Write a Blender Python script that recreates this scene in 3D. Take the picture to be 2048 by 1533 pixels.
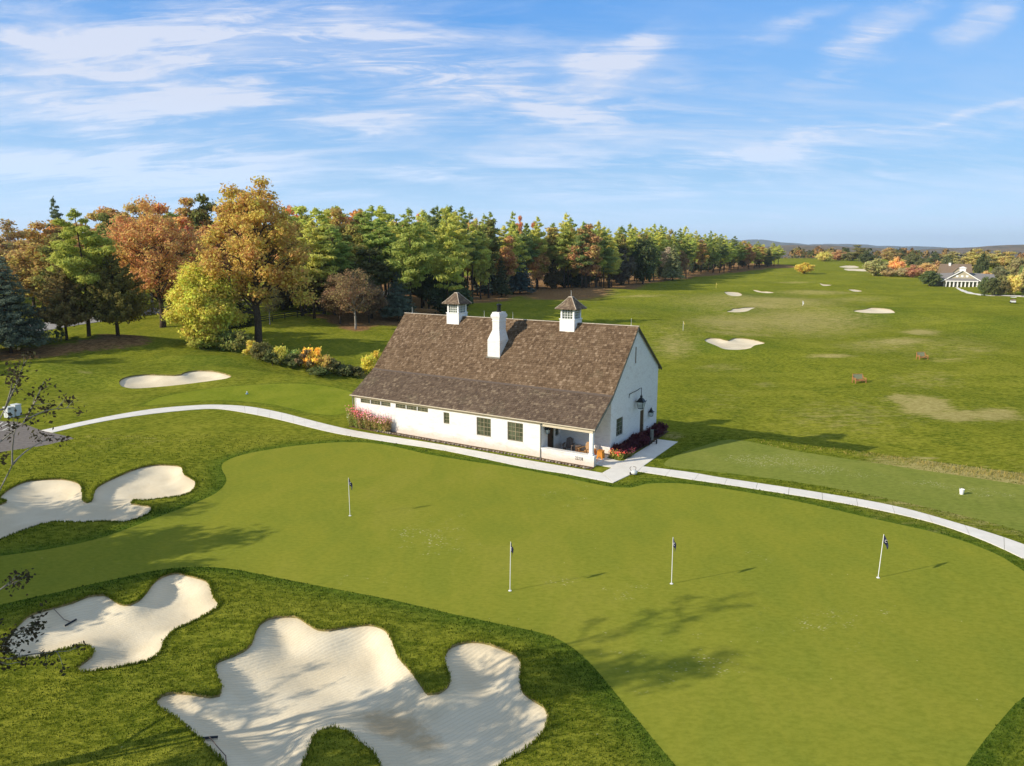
import bpy, math, random
import numpy as np
from mathutils import Vector, Matrix
from mathutils.geometry import delaunay_2d_cdt

for o in list(bpy.data.objects):
    bpy.data.objects.remove(o)
SC = bpy.context.scene
COL = SC.collection
R = random.Random(7)
RN = np.random.RandomState(11)

# ------------------------------------------------------------------ camera
FPX, CAMH, HOR = 1420.0, 14.5, 508.0
CX, CY = 1024.0, 766.5
PITCH = math.atan((CY - HOR) / FPX)
cam = bpy.data.cameras.new("camera")
cam.sensor_width = 36.0
cam.lens = 36.0 * FPX / 2048.0
cam.clip_start, cam.clip_end = 0.5, 40000.0
cam_o = bpy.data.objects.new("camera", cam)
cam_o.location = (0, 0, CAMH)
cam_o.rotation_euler = (math.pi / 2 - PITCH, 0, 0)
COL.objects.link(cam_o)
SC.camera = cam_o

# ------------------------------------------------------------------ light
SUN_EL, SUN_AZ = math.radians(25), math.radians(202)   # direction towards the sun, from +X
S = Vector((math.cos(SUN_AZ) * math.cos(SUN_EL), math.sin(SUN_AZ) * math.cos(SUN_EL), math.sin(SUN_EL)))
sun = bpy.data.lights.new("sun", 'SUN')
sun.energy, sun.angle, sun.color = 4.2, math.radians(0.5), (1.0, 0.90, 0.74)
sun_o = bpy.data.objects.new("sun", sun)
sun_o.rotation_euler = S.to_track_quat('Z', 'Y').to_euler()
sun_o.location = S * 100
COL.objects.link(sun_o)
SC.view_settings.view_transform = 'Standard'
SC.view_settings.look = 'None'
SC.view_settings.exposure = 0.55
SC.view_settings.gamma = 1.0
SC.cycles.max_bounces = 6
SC.cycles.transparent_max_bounces = 6


class NT:
    """small helper to write node trees"""
    def __init__(self, tree):
        self.t = tree
        self.t.nodes.clear()
    def n(self, typ, **kw):
        nd = self.t.nodes.new(typ)
        for k, v in kw.items():
            if k.startswith('i_'):
                key = k[2:]
                key = int(key) if key.isdigit() else key
                self.put(nd.inputs[key], v)
            else:
                setattr(nd, k, v)
        return nd
    def put(self, sock, v):
        if hasattr(v, 'is_output') or isinstance(v, bpy.types.NodeSocket):
            self.t.links.new(v, sock)
        else:
            sock.default_value = v
    def math(self, op, a, b=None, c=None, clamp=False):
        nd = self.t.nodes.new('ShaderNodeMath')
        nd.operation, nd.use_clamp = op, clamp
        self.put(nd.inputs[0], a)
        if b is not None: self.put(nd.inputs[1], b)
        if c is not None: self.put(nd.inputs[2], c)
        return nd.outputs[0]
    def mix(self, fac, a, b, blend='MIX'):
        nd = self.t.nodes.new('ShaderNodeMix')
        nd.data_type, nd.blend_type = 'RGBA', blend
        self.put(nd.inputs[0], fac)
        for s, v in ((nd.inputs[6], a), (nd.inputs[7], b)):
            if isinstance(v, tuple) and len(v) == 3: v = v + (1,)
            self.put(s, v)
        return nd.outputs[2]
    def noise(self, vec, scale, detail=4, rough=0.55, dist=0.0):
        nd = self.n('ShaderNodeTexNoise', i_Scale=scale, i_Detail=detail, i_Roughness=rough, i_Distortion=dist)
        if vec is not None: self.put(nd.inputs['Vector'], vec)
        return nd.outputs['Fac']
    def ramp(self, v, a, b, lo=0.0, hi=1.0, smooth=True):
        nd = self.t.nodes.new('ShaderNodeMapRange')
        nd.interpolation_type = 'SMOOTHSTEP' if smooth else 'LINEAR'
        for s, x in zip(nd.inputs[:5], (v, a, b, lo, hi)): self.put(s, x)
        return nd.outputs[0]
    def attr(self, name):
        return self.n('ShaderNodeAttribute', attribute_name=name)
    def mapping(self, vec, loc=(0, 0, 0), rot=(0, 0, 0), scale=(1, 1, 1), typ='POINT'):
        nd = self.n('ShaderNodeMapping', vector_type=typ)
        self.put(nd.inputs['Vector'], vec)
        nd.inputs['Location'].default_value = loc
        nd.inputs['Rotation'].default_value = rot
        nd.inputs['Scale'].default_value = scale
        return nd.outputs[0]


# ------------------------------------------------------------------ projection and terrain
CP, SP = math.cos(PITCH), math.sin(PITCH)

def ray(x, y):
    a, b = (x - CX) / FPX, (CY - y) / FPX
    return np.array([a, CP + b * SP, -SP + b * CP])

def sst(a, b, x):
    t = np.clip((x - a) / (b - a), 0, 1)
    return t * t * (3 - 2 * t)

def gauss(x, y, cx, cy, rx, ry, rot=0.0):
    c, s = math.cos(rot), math.sin(rot)
    dx, dy = x - cx, y - cy
    u, v = (dx * c + dy * s) / rx, (-dx * s + dy * c) / ry
    return np.exp(-(u * u + v * v))

def hbase(x, y):
    x = np.asarray(x, float); y = np.asarray(y, float)
    bd = np.hypot(x + 4, y - 55)
    near = sst(24, 60, bd)
    z = near * (0.22 * np.sin(x * 0.083 + 1.3) * np.sin(y * 0.061 + 0.4) + 0.13 * np.sin(x * 0.19 + y * 0.13) * np.sin(y * 0.17 - x * 0.05 + 2))
    z = z + 0.05 * np.sin(x * 0.21 + 0.7) * np.sin(y * 0.24 + 1.1)
    z = z + 2.3 * gauss(x, y, -64, 108, 14, 6.5, 0.1) + 1.1 * gauss(x, y, -84, 103, 16, 6, 0.0)
    z = z + 3.2 * sst(112, 172, y) * (1 - sst(-45, -5, x)) * (1 - 0.7 * sst(230, 330, y)) 
    z = z + 1.0 * gauss(x, y, -18, 165, 16, 10) + 1.2 * gauss(x, y, 14, 285, 30, 16) + 0.9 * gauss(x, y, 60, 350, 40, 20)
    rx_, ry_ = x - 5.57, y - 47.30
    uu, vv = rx_ * 0.84468 - ry_ * 0.53527, rx_ * 0.53527 + ry_ * 0.84468
    z = z - 3.0 * sst(13.6, 22, vv) * sst(-78, -42, uu) * (1 - 0.85 * sst(110, 260, y))
    roll = sst(70, 120, y) * (1 - sst(420, 700, y))
    z = z + roll * (1 - .75 * (1 - sst(-40, -10, x))) * (0.75 * np.sin(x * 0.055 + 0.9 + 0.6 * np.sin(y * .03)) * np.sin(y * 0.043 + 0.3) + 0.40 * np.sin(x * 0.12 - y * 0.05 + 2) * np.sin(y * 0.105 + x * .02))
    z = z + 1.3 * gauss(x, y, -33, 99, 14, 3.5, 0.1) + 1.5 * gauss(x, y, -58, 85, 8, 4.5) - 0.5 * gauss(x, y, -45, 78, 12, 3) + .9 * gauss(x, y, -62, 70, 9, 4) + .3 * gauss(x, y, -30, 118, 9, 5) + .9 * gauss(x, y, -14, 112, 8, 4)
    z = z + 9.5 * sst(360, 730, y) * (0.35 + 0.65 * sst(60, 190, x) * (1 - sst(380, 650, x))) - 10.5 * sst(760, 1500, y)
    return z

def G(px, py):
    """where the ray through a photo pixel meets the terrain"""
    d = ray(px, py)
    t0, t = 4.0, 4.0
    while t < 9000:
        p = np.array([0, 0, CAMH]) + d * t
        if p[2] < float(hbase(p[0], p[1])): break
        t0, t = t, t * 1.02 + 0.2
    a, b = t0, t
    for _ in range(30):
        m = 0.5 * (a + b)
        p = np.array([0, 0, CAMH]) + d * m
        if p[2] < float(hbase(p[0], p[1])): b = m
        else: a = m
    p = np.array([0, 0, CAMH]) + d * 0.5 * (a + b)
    return p

def hz(x, y): return float(hbase(x, y))

def to_px(p):
    dx, dy, dz = p[0], p[1], p[2] - CAMH
    f = dy * CP - dz * SP
    u = dy * SP + dz * CP
    return CX + FPX * dx / f, CY - FPX * u / f

# ------------------------------------------------------------------ sky
def build_world():
    w = bpy.data.worlds.new("World")
    SC.world = w
    w.use_nodes = True
    T = NT(w.node_tree)
    sky = T.n('ShaderNodeTexSky', sky_type='NISHITA', sun_disc=False)
    sky.sun_elevation = SUN_EL
    sky.sun_rotation = math.pi / 2 - SUN_AZ
    sky.altitude = 100
    sky.air_density, sky.dust_density, sky.ozone_density = 1.0, 0.35, 3.0
    hs = T.n('ShaderNodeHueSaturation', i_Saturation=1.1, i_Value=1.2, i_Color=sky.outputs[0])
    base = T.n('ShaderNodeVectorMath', operation='SCALE')
    T.put(base.inputs[0], hs.outputs[0]); base.inputs['Scale'].default_value = 1.0
    tc = T.n('ShaderNodeTexCoord')
    D = tc.outputs['Generated']
    sep = T.n('ShaderNodeSeparateXYZ', i_0=D)
    x, y, z = sep.outputs
    az = T.math('ARCTAN2', x, y)
    el = T.math('ARCSINE', z)
    ae = T.n('ShaderNodeCombineXYZ', i_X=az, i_Y=el, i_Z=0.0).outputs[0]
    zz = T.math('ADD', T.math('MAXIMUM', z, 0.0), 0.20)
    pl = T.n('ShaderNodeCombineXYZ', i_X=T.math('DIVIDE', x, zz), i_Y=T.math('DIVIDE', y, zz), i_Z=0.0).outputs[0]
    m1 = T.mapping(pl, rot=(0, 0, math.radians(-20)), scale=(1.0, 2.5, 1))
    n1 = T.noise(m1, 1.15, 9, 0.60, 0.9)
    m2 = T.mapping(pl, loc=(3.1, 7.7, 0), rot=(0, 0, math.radians(-38)), scale=(1.3, 5.2, 1))
    n2 = T.noise(m2, 2.1, 8, 0.66, 1.3)
    m3 = T.mapping(pl, loc=(11, 2, 0), rot=(0, 0, math.radians(-10)), scale=(0.5, 0.9, 1))
    n3 = T.noise(m3, 0.7, 3, 0.5, 0.3)
    # the larger cloud banks, as directions on the sky (azimuth, elevation)
    wn = T.n('ShaderNodeTexNoise', i_Scale=9.0, i_Detail=5.0, i_Roughness=0.6)
    T.put(wn.inputs['Vector'], T.mapping(ae, scale=(1, 2.6, 1)))
    wob = T.n('ShaderNodeVectorMath', operation='SUBTRACT'); T.put(wob.inputs[0], wn.outputs['Color']); wob.inputs[1].default_value = (.5, .5, .5)
    wsc = T.n('ShaderNodeVectorMath', operation='SCALE'); T.put(wsc.inputs[0], wob.outputs[0]); wsc.inputs['Scale'].default_value = 0.13
    wv = T.n('ShaderNodeVectorMath', operation='MULTIPLY'); T.put(wv.inputs[0], wsc.outputs[0]); wv.inputs[1].default_value = (1.0, 0.38, 0)
    aew = T.n('ShaderNodeVectorMath', operation='ADD'); T.put(aew.inputs[0], ae); T.put(aew.inputs[1], wv.outputs[0])
    cover = None
    for (cx_, cy_, rx, ry, rot, amp) in BANKS:
        d = ray(cx_, cy_); d = d / np.linalg.norm(d)
        a0, e0 = math.atan2(d[0], d[1]), math.asin(d[2])
        mp = T.mapping(aew.outputs[0], loc=(a0, e0, 0), rot=(0, 0, math.radians(rot)), scale=(rx / FPX, ry / FPX, 1), typ='TEXTURE')
        ln = T.n('ShaderNodeVectorMath', operation='LENGTH'); T.put(ln.inputs[0], mp)
        g = T.ramp(ln.outputs['Value'], 1.0, 0.0, 0.0, amp)
        cover = g if cover is None else T.math('ADD', cover, g)
    f1 = T.math('MULTIPLY', T.ramp(n1, 0.40, 0.70), 0.95)
    f2 = T.math('MULTIPLY', T.ramp(n2, 0.40, 0.74), 0.85)
    fine = T.math('ADD', f1, f2)
    dens = T.math('MULTIPLY', fine, T.math('ADD', T.math('MULTIPLY', cover, 1.45), T.ramp(n3, 0.40, 0.70, 0.06, 0.42)))
    dens = T.math('ADD', dens, T.math('MULTIPLY', T.math('POWER', cover, 1.6), 0.30))
    # low thin veil near the horizon
    veil = T.ramp(z, 0.30, 0.0, 0.0, 1.0)
    dens = T.math('ADD', dens, T.math('MULTIPLY', T.math('MULTIPLY', veil, veil), T.ramp(n1, 0.36, 0.66, 0.05, 0.75)))
    dens = T.math('MULTIPLY', T.ramp(dens, 0.0, 1.25, 0, 1, False), 0.86)
    dens = T.math('MULTIPLY', dens, T.ramp(z, -0.03, 0.02))
    ccol = T.mix(T.ramp(z, 0.0, 0.22), (5.4, 7.1, 9.6), CLOUD_COL)
    g1 = T.mix(T.ramp(z, 0.0, 0.10, 0, 1, False), (5.6, 7.8, 10.8), (2.5, 4.7, 7.6))
    g2 = T.mix(T.ramp(z, 0.10, 0.30, 0, 1, False), g1, T.mix(T.ramp(az, -0.25, 0.55), (0.55, 2.7, 6.9), (1.3, 3.5, 7.5)))
    g3 = T.mix(T.ramp(z, 0.34, 0.75), g2, (3.3, 3.7, 4.2))  # unseen upper sky whitened and brightened to lift and neutralise the ambient light
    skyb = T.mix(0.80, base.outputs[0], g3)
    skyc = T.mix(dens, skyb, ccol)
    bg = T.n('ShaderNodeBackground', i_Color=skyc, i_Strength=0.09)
    out = T.n('ShaderNodeOutputWorld')
    T.t.links.new(bg.outputs[0], out.inputs[0])

CLOUD_COL = (6.0, 6.3, 7.3)
BANKS = [(420, 120, 760, 170, 3, 0.55), (300, 330, 760, 130, 2, 0.50), (850, 120, 460, 150, -12, 0.45), (1200, 180, 420, 160, 8, 0.30), (1500, 330, 600, 70, 6, 0.3), (440, 95, 430, 48, 4, 0.8), (400, 190, 240, 26, 5, 1.0), (200, 215, 250, 40, 4, 0.6), (720, 245, 190, 36, 2, 0.85),
         (1235, 120, 150, 55, 24, 0.95), (1150, 228, 160, 42, -3, 0.8), (1720, 95, 140, 60, 30, 0.75), (1590, 50, 90, 30, 8, 0.5),
         (1520, 305, 260, 34, 9, 0.6), (690, 28, 120, 45, -30, 0.5), (250, 330, 420, 60, 4, 0.55), (900, 150, 260, 50, -12, 0.45),
         (1000, 330, 350, 40, 3, 0.4), (1990, 30, 90, 50, 35, 0.5), (30, 70, 80, 22, 0, 0.7), (1960, 232, 120, 12, 8, 0.5),
         (150, 150, 200, 20, 6, 0.6), (500, 30, 240, 30, 6, 0.4)]
build_world()

# ------------------------------------------------------------------ object helpers
def tag(o, label=None, cat=None, group=None, kind=None):
    if label: o['label'] = label
    if cat: o['category'] = cat
    if group: o['group'] = group
    if kind: o['kind'] = kind
    return o

def empty(name, loc=(0, 0, 0), rz=0.0, parent=None):
    o = bpy.data.objects.new(name, None)
    o.empty_display_size = 0.3
    o.location = loc; o.rotation_euler = (0, 0, rz)
    COL.objects.link(o)
    if parent: o.parent = parent
    return o

def link(name, me, parent=None, loc=(0, 0, 0)):
    o = bpy.data.objects.new(name, me)
    o.location = loc
    COL.objects.link(o)
    if parent: o.parent = parent
    return o

def np_mesh(name, V, F, mat, face_rnd=None, smooth=False, vattr=None):
    """V (n,3); F (m,k) equal-size faces"""
    me = bpy.data.meshes.new(name)
    V = np.asarray(V, np.float32); F = np.asarray(F, np.int32)
    m, k = F.shape
    me.vertices.add(len(V)); me.vertices.foreach_set('co', V.ravel())
    me.loops.add(m * k); me.loops.foreach_set('vertex_index', F.ravel())
    me.polygons.add(m)
    me.polygons.foreach_set('loop_start', np.arange(0, m * k, k, dtype=np.int32))
    if smooth: me.polygons.foreach_set('use_smooth', np.ones(m, bool))
    if face_rnd is not None:
        a = me.attributes.new('rnd', 'FLOAT', 'FACE'); a.data.foreach_set('value', np.asarray(face_rnd, np.float32))
    for nm, vals in (vattr or {}).items():
        a = me.attributes.new(nm, 'FLOAT', 'POINT'); a.data.foreach_set('value', np.asarray(vals, np.float32))
    me.update(calc_edges=True)
    me.validate()
    if mat: me.materials.append(mat)
    return me

class MB:
    def __init__(self): self.v, self.f, self.r = [], [], []
    def add(self, vs, fs, rnd=0.5):
        b = len(self.v); self.v += [tuple(p) for p in vs]
        for f in fs: self.f.append([b + i for i in f]); self.r.append(rnd)
    def box(self, x0, x1, y0, y1, z0, z1, rnd=0.5):
        vs = [(x0, y0, z0), (x1, y0, z0), (x1, y1, z0), (x0, y1, z0), (x0, y0, z1), (x1, y0, z1), (x1, y1, z1), (x0, y1, z1)]
        self.add(vs, [(0, 3, 2, 1), (4, 5, 6, 7), (0, 1, 5, 4), (1, 2, 6, 5), (2, 3, 7, 6), (3, 0, 4, 7)], rnd)
    def hexa(self, vs, rnd=0.5):
        self.add(vs, [(0, 3, 2, 1), (4, 5, 6, 7), (0, 1, 5, 4), (1, 2, 6, 5), (2, 3, 7, 6), (3, 0, 4, 7)], rnd)
    def frustum(self, cx, cy, z0, z1, a0, b0, a1, b1, rnd=0.5):
        self.hexa([(cx - a0, cy - b0, z0), (cx + a0, cy - b0, z0), (cx + a0, cy + b0, z0), (cx - a0, cy + b0, z0),
                   (cx - a1, cy - b1, z1), (cx + a1, cy - b1, z1), (cx + a1, cy + b1, z1), (cx - a1, cy + b1, z1)], rnd)
    def prism(self, poly, axis, a, b, rnd=0.5):
        n = len(poly)
        def P(p, t):
            return {0: (t, p[0], p[1]), 1: (p[0], t, p[1]), 2: (p[0], p[1], t)}[axis]
        vs = [P(p, a) for p in poly] + [P(p, b) for p in poly]
        fs = [tuple(range(n))[::-1], tuple(range(n, 2 * n))] + [(i, (i + 1) % n, n + (i + 1) % n, n + i) for i in range(n)]
        self.add(vs, fs, rnd)
    def tube(self, pts, rad, n=6, rnd=0.5, cap=True):
        pts = [Vector(p) for p in pts]
        if not hasattr(rad, '__len__'): rad = [rad] * len(pts)
        b = len(self.v)
        prev = None
        for i, p in enumerate(pts):
            d = (pts[min(i + 1, len(pts) - 1)] - pts[max(i - 1, 0)]).normalized()
            if prev is None:
                ref = Vector((0, 0, 1)) if abs(d.z) < 0.9 else Vector((1, 0, 0))
                x = d.cross(ref).normalized()
            else:
                x = (prev - d * prev.dot(d)).normalized()
            prev = x
            yv = d.cross(x)
            for k in range(n):
                a = 2 * math.pi * k / n
                q = p + (x * math.cos(a) + yv * math.sin(a)) * rad[i]
                self.v.append(tuple(q))
        for i in range(len(pts) - 1):
            for k in range(n):
                self.f.append([b + i * n + k, b + i * n + (k + 1) % n, b + (i + 1) * n + (k + 1) % n, b + (i + 1) * n + k]); self.r.append(rnd)
        if cap:
            self.f.append([b + k for k in range(n)][::-1]); self.r.append(rnd)
            self.f.append([b + (len(pts) - 1) * n + k for k in range(n)]); self.r.append(rnd)
    def lathe(self, prof, c=(0, 0, 0), n=14, rnd=0.5):
        b = len(self.v)
        for (r, z) in prof:
            for k in range(n):
                a = 2 * math.pi * k / n
                self.v.append((c[0] + r * math.cos(a), c[1] + r * math.sin(a), c[2] + z))
        for i in range(len(prof) - 1):
            for k in range(n):
                self.f.append([b + i * n + k, b + i * n + (k + 1) % n, b + (i + 1) * n + (k + 1) % n, b + (i + 1) * n + k]); self.r.append(rnd)
        self.f.append([b + k for k in range(n)][::-1]); self.r.append(rnd)
        self.f.append([b + (len(prof) - 1) * n + k for k in range(n)]); self.r.append(rnd)
    def mesh(self, name, mat, smooth=False):
        me = bpy.data.meshes.new(name)
        me.from_pydata(self.v, [], self.f)
        a = me.attributes.new('rnd', 'FLOAT', 'FACE'); a.data.foreach_set('value', np.asarray(self.r, np.float32))
        if smooth: me.polygons.foreach_set('use_smooth', np.ones(len(me.polygons), bool))
        me.update()
        if mat: me.materials.append(mat)
        return me
    def build(self, name, mat, parent=None, loc=(0, 0, 0), smooth=False):
        return link(name, self.mesh(name, mat, smooth), parent, loc)

# ------------------------------------------------------------------ materials
def new_mat(name):
    m = bpy.data.materials.new(name); m.use_nodes = True
    T = NT(m.node_tree)
    out = T.n('ShaderNodeOutputMaterial')
    return m, T, out

def pbsdf(T, out, color, rough=0.8, bump=None, bstr=0.3, bdist=0.02, spec=0.3, metal=0.0, **kw):
    p = T.n('ShaderNodeBsdfPrincipled')
    if isinstance(color, tuple) and len(color) == 3: color = color + (1,)
    T.put(p.inputs['Base Color'], color); T.put(p.inputs['Roughness'], rough)
    p.inputs['Specular IOR Level'].default_value = spec; p.inputs['Metallic'].default_value = metal
    if bump is not None:
        b = T.n('ShaderNodeBump', i_Strength=bstr, i_Distance=bdist, i_Height=bump)
        T.t.links.new(b.outputs[0], p.inputs['Normal'])
    T.t.links.new(p.outputs[0], out.inputs[0])
    return p

def plain(name, col, rough=0.6, var=0.15, scale=6.0, spec=0.3, metal=0.0, bstr=0.1):
    m, T, out = new_mat(name)
    g = T.n('ShaderNodeNewGeometry').outputs['Position']
    n = T.noise(g, scale, 5, 0.6)
    n2 = T.noise(g, scale * 9, 3, 0.6)
    v = T.math('ADD', T.math('MULTIPLY', n, 0.7), T.math('MULTIPLY', n2, 0.3))
    lo = tuple(c * (1 - var) for c in col); hi = tuple(min(1, c * (1 + var)) for c in col)
    pbsdf(T, out, T.mix(T.ramp(v, 0.3, 0.7), lo, hi), rough, n2, bstr, 0.01, spec, metal)
    return m

def grass_mat(name, a, b, c, fine=30.0, bstr=0.5, bdist=0.05, kind='rough'):
    """a mid, b light, c dark grass colours; attributes dry, mulch, lush, divot blend in worn grass, mulch and long grass"""
    m, T, out = new_mat(name)
    pos = T.n('ShaderNodeNewGeometry').outputs['Position']
    big = T.noise(pos, 0.045, 5, 0.6, 0.4)
    mid = T.noise(T.mapping(pos, rot=(0, 0, 0.4), scale=(1, 0.55, 1)), 0.38, 6, 0.62, 0.5)
    sm = T.noise(T.mapping(pos, rot=(0, 0, 0.25), scale=(0.7, 1.3, 1)), {'rough': 2.6, 'green': 5.0, 'tee': 3.5}[kind], 6, 0.72)
    fn = T.noise(pos, fine, 3, 0.7)
    v = T.math('ADD', T.math('MULTIPLY', big, 0.35), T.math('MULTIPLY', mid, 0.65))
    col = T.mix(T.ramp(v, 0.38, 0.58), c, a)
    col = T.mix(T.ramp(T.math('ADD', T.math('MULTIPLY', mid, 0.4), T.math('MULTIPLY', big, 0.6)), 0.50, 0.68), col, b)
    amt = {'rough': 0.62, 'green': 0.26, 'tee': 0.30}[kind]
    if kind != 'green':
        mow = T.noise(T.mapping(pos, rot=(0, 0, 0.55), scale=(0.03, 0.42, 1)), 1.0, 3, 0.5)
        mow2 = T.noise(T.mapping(pos, rot=(0, 0, -0.35), scale=(0.05, 0.9, 1)), 1.0, 2, 0.5)
        mw = T.math('ADD', T.math('MULTIPLY', mow, .6), T.math('MULTIPLY', mow2, .4))
        col = T.mix(T.ramp(mw, 0.50, 0.66, 0, 0.42), col, b); col = T.mix(T.ramp(mw, 0.48, 0.34, 0, 0.45), col, c)
    col = T.mix(T.math('MULTIPLY', T.ramp(sm, 0.32, 0.72), amt), col, tuple(x * 1.35 for x in b))
    col = T.mix(T.math('MULTIPLY', T.ramp(sm, 0.60, 0.30), amt), col, tuple(x * 0.62 for x in c))
    if kind == 'rough':
        lush = T.attr('lush').outputs['Fac']
        col = T.mix(T.math('MULTIPLY', lush, 0.85), col, T.mix(T.ramp(sm, 0.3, 0.7), (0.045, 0.095, 0.010), (0.10, 0.17, 0.018)))
        dry = T.attr('dry').outputs['Fac']
        tn = T.noise(T.mapping(pos, scale=(0.5, 1.2, 1)), 1.1, 6, 0.7)
        dm = T.ramp(T.math('ADD', dry, T.math('MULTIPLY', T.math('SUBTRACT', tn, 0.5), 1.1)), 0.30, 0.72)
        col = T.mix(T.math('MULTIPLY', dm, 0.85), col, T.mix(T.ramp(sm, 0.3, 0.7), (0.34, 0.275, 0.085), (0.56, 0.46, 0.19)))
        mu = T.attr('mulch').outputs['Fac']
        mm = T.ramp(T.math('ADD', mu, T.math('MULTIPLY', T.math('SUBTRACT', tn, 0.5), 0.7)), 0.40, 0.60)
        mn = T.noise(pos, 1.6, 6, 0.75)
        col = T.mix(mm, col, T.mix(T.ramp(mn, 0.33, 0.68), (0.16, 0.085, 0.040), (0.42, 0.235, 0.11)))
    if kind in ('tee', 'green'):
        dv = T.attr('divot').outputs['Fac']
        vo = T.n('ShaderNodeTexVoronoi', i_Scale=9.5, i_Randomness=1.0)
        T.put(vo.inputs['Vector'], T.mapping(pos, rot=(0, 0, 0.5), scale=(0.6, 1.25, 1)))
        spot = T.ramp(vo.outputs['Distance'], 0.36, 0.18)
        pick = T.ramp(T.n('ShaderNodeSeparateColor', i_0=vo.outputs['Color']).outputs[0], 0.30, 0.42)
        gn = T.noise(pos, 0.8, 4, 0.7)
        dmask = T.math('MULTIPLY', T.ramp(T.math('ADD', dv, T.math('MULTIPLY', T.math('SUBTRACT', gn, 0.5), 2.2)), 0.30, 0.85), 0.8)
        col = T.mix(T.math('MULTIPLY', T.math('MULTIPLY', spot, pick), dmask), col, (0.72, 0.66, 0.42))
    # small fallen flecks
    vf = T.n('ShaderNodeTexVoronoi', i_Scale=1.7, i_Randomness=1.0); T.put(vf.inputs['Vector'], pos)
    fl = T.ramp(vf.outputs['Distance'], 0.055, 0.03)
    fp = T.ramp(T.n('ShaderNodeSeparateColor', i_0=vf.outputs['Color']).outputs[1], 0.80, 0.84)
    col = T.mix(T.math('MULTIPLY', T.math('MULTIPLY', fl, fp), 0.8), col, (0.52, 0.50, 0.25))
    fnm = T.math('MULTIPLY', T.ramp(fn, 0.30, 0.72, -1, 1, False), {'rough': 0.30, 'green': 0.06, 'tee': 0.10}[kind])
    col = T.mix(T.math('ABSOLUTE', fnm), col, T.mix(T.math('GREATER_THAN', fnm, 0.0), (0.01, 0.02, 0.0), (0.45, 0.50, 0.12)))
    hgt = T.math('ADD', T.math('MULTIPLY', fn, 0.6), T.math('MULTIPLY', sm, 0.8))
    pbsdf(T, out, col, 0.95, hgt, bstr, bdist, 0.0)
    return m

M_ROUGH = grass_mat('rough_grass', (0.188, 0.205, 0.015), (0.292, 0.285, 0.034), (0.096, 0.134, 0.009), 26.0, 0.9, 0.10, 'rough')
M_GREEN = grass_mat('short_green_grass', (0.236, 0.244, 0.028), (0.266, 0.258, 0.040), (0.196, 0.222, 0.026), 45.0, 0.15, 0.02, 'green')
M_TEE = grass_mat('tee_grass', (0.205, 0.23, 0.045), (0.25, 0.26, 0.055), (0.170, 0.205, 0.036), 40.0, 0.2, 0.03, 'tee')
M_LTEE = grass_mat('left_tee_grass', (0.205, 0.235, 0.022), (0.25, 0.265, 0.030), (0.150, 0.195, 0.016), 40.0, 0.2, 0.03, 'tee')

def sand_mat():
    m, T, out = new_mat('sand')
    pos = T.n('ShaderNodeNewGeometry').outputs['Position']
    big = T.noise(pos, 0.35, 4, 0.6)
    gr = T.noise(pos, 60, 2, 0.7)
    sm = T.noise(pos, 3.5, 6, 0.7)
    wv = T.n('ShaderNodeTexWave', i_Scale=2.1, i_Distortion=4.5, i_Detail=2.0)
    wv.inputs['Detail Scale'].default_value = 0.35
    T.put(wv.inputs['Vector'], T.mapping(pos, rot=(0, 0, 0.9)))
    col = T.mix(T.ramp(big, 0.35, 0.65), (0.67, 0.57, 0.395), (0.75, 0.655, 0.475))
    col = T.mix(T.math('MULTIPLY', T.ramp(sm, 0.55, 0.75), 0.22), col, (0.52, 0.43, 0.31))
    damp = T.attr('damp').outputs['Fac']
    dm = T.ramp(T.math('ADD', damp, T.math('MULTIPLY', T.math('SUBTRACT', sm, 0.5), 1.0)), 0.35, 0.95)
    col = T.mix(T.math('MULTIPLY', dm, 0.62), col, (0.40, 0.28, 0.14))
    col = T.mix(T.math('MULTIPLY', T.ramp(wv.outputs['Fac'], 0.0, 0.30, 1, 0), 0.20), col, (0.45, 0.37, 0.25))
    hgt = T.math('ADD', T.math('MULTIPLY', wv.outputs['Fac'], 0.28), T.math('ADD', T.math('MULTIPLY', sm, 1.2), T.math('MULTIPLY', gr, 0.15)))
    pbsdf(T, out, col, 0.95, hgt, 0.55, 0.035, 0.1)
    return m
M_SAND = sand_mat()
def soil_mat():
    m, T, out = new_mat('turf_soil'); pos = T.n('ShaderNodeNewGeometry').outputs['Position']
    n = T.noise(pos, .9, 4, .7); n2 = T.noise(pos, 9.0, 4, .7)
    c = T.mix(T.ramp(n, .42, .60), (.105, .125, .020), (.34, .26, .12)); c = T.mix(T.ramp(n2, .35, .65), c, (.20, .15, .06))
    pbsdf(T, out, c, .95, n2, .5, .01, 0.0); return m
M_SOIL = soil_mat()

def concrete_mat():
    m, T, out = new_mat('concrete')
    pos = T.n('ShaderNodeNewGeometry').outputs['Position']
    n, s = T.noise(pos, 1.1, 6, 0.65), T.noise(pos, 22, 4, 0.7)
    r = T.attr('rnd').outputs['Fac']
    col = T.mix(T.ramp(n, 0.35, 0.7), (0.69, 0.65, 0.575), (0.78, 0.74, 0.66))
    col = T.mix(T.math('MULTIPLY', r, 0.28), col, (0.83, 0.79, 0.72))
    col = T.mix(T.math('MULTIPLY', T.ramp(s, 0.58, 0.75), 0.25), col, (0.36, 0.34, 0.30))
    pbsdf(T, out, col, 0.9, s, 0.15, 0.01, 0.2)
    return m
M_CONC = concrete_mat()
M_ASPH = plain('asphalt', (0.175, 0.152, 0.132), 0.9, 0.25, 3.0, 0.2, 0, 0.3)
M_LINE = plain('road_paint', (0.62, 0.60, 0.52), 0.8, 0.15)
M_ROAD = plain('road_asphalt', (0.30, 0.29, 0.28), 0.9, 0.12, 0.8, 0.2)
M_MULCH = plain('bed_mulch', (0.12, 0.075, 0.045), 0.95, 0.5, 7.0, 0.1, 0, 0.8)

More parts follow.
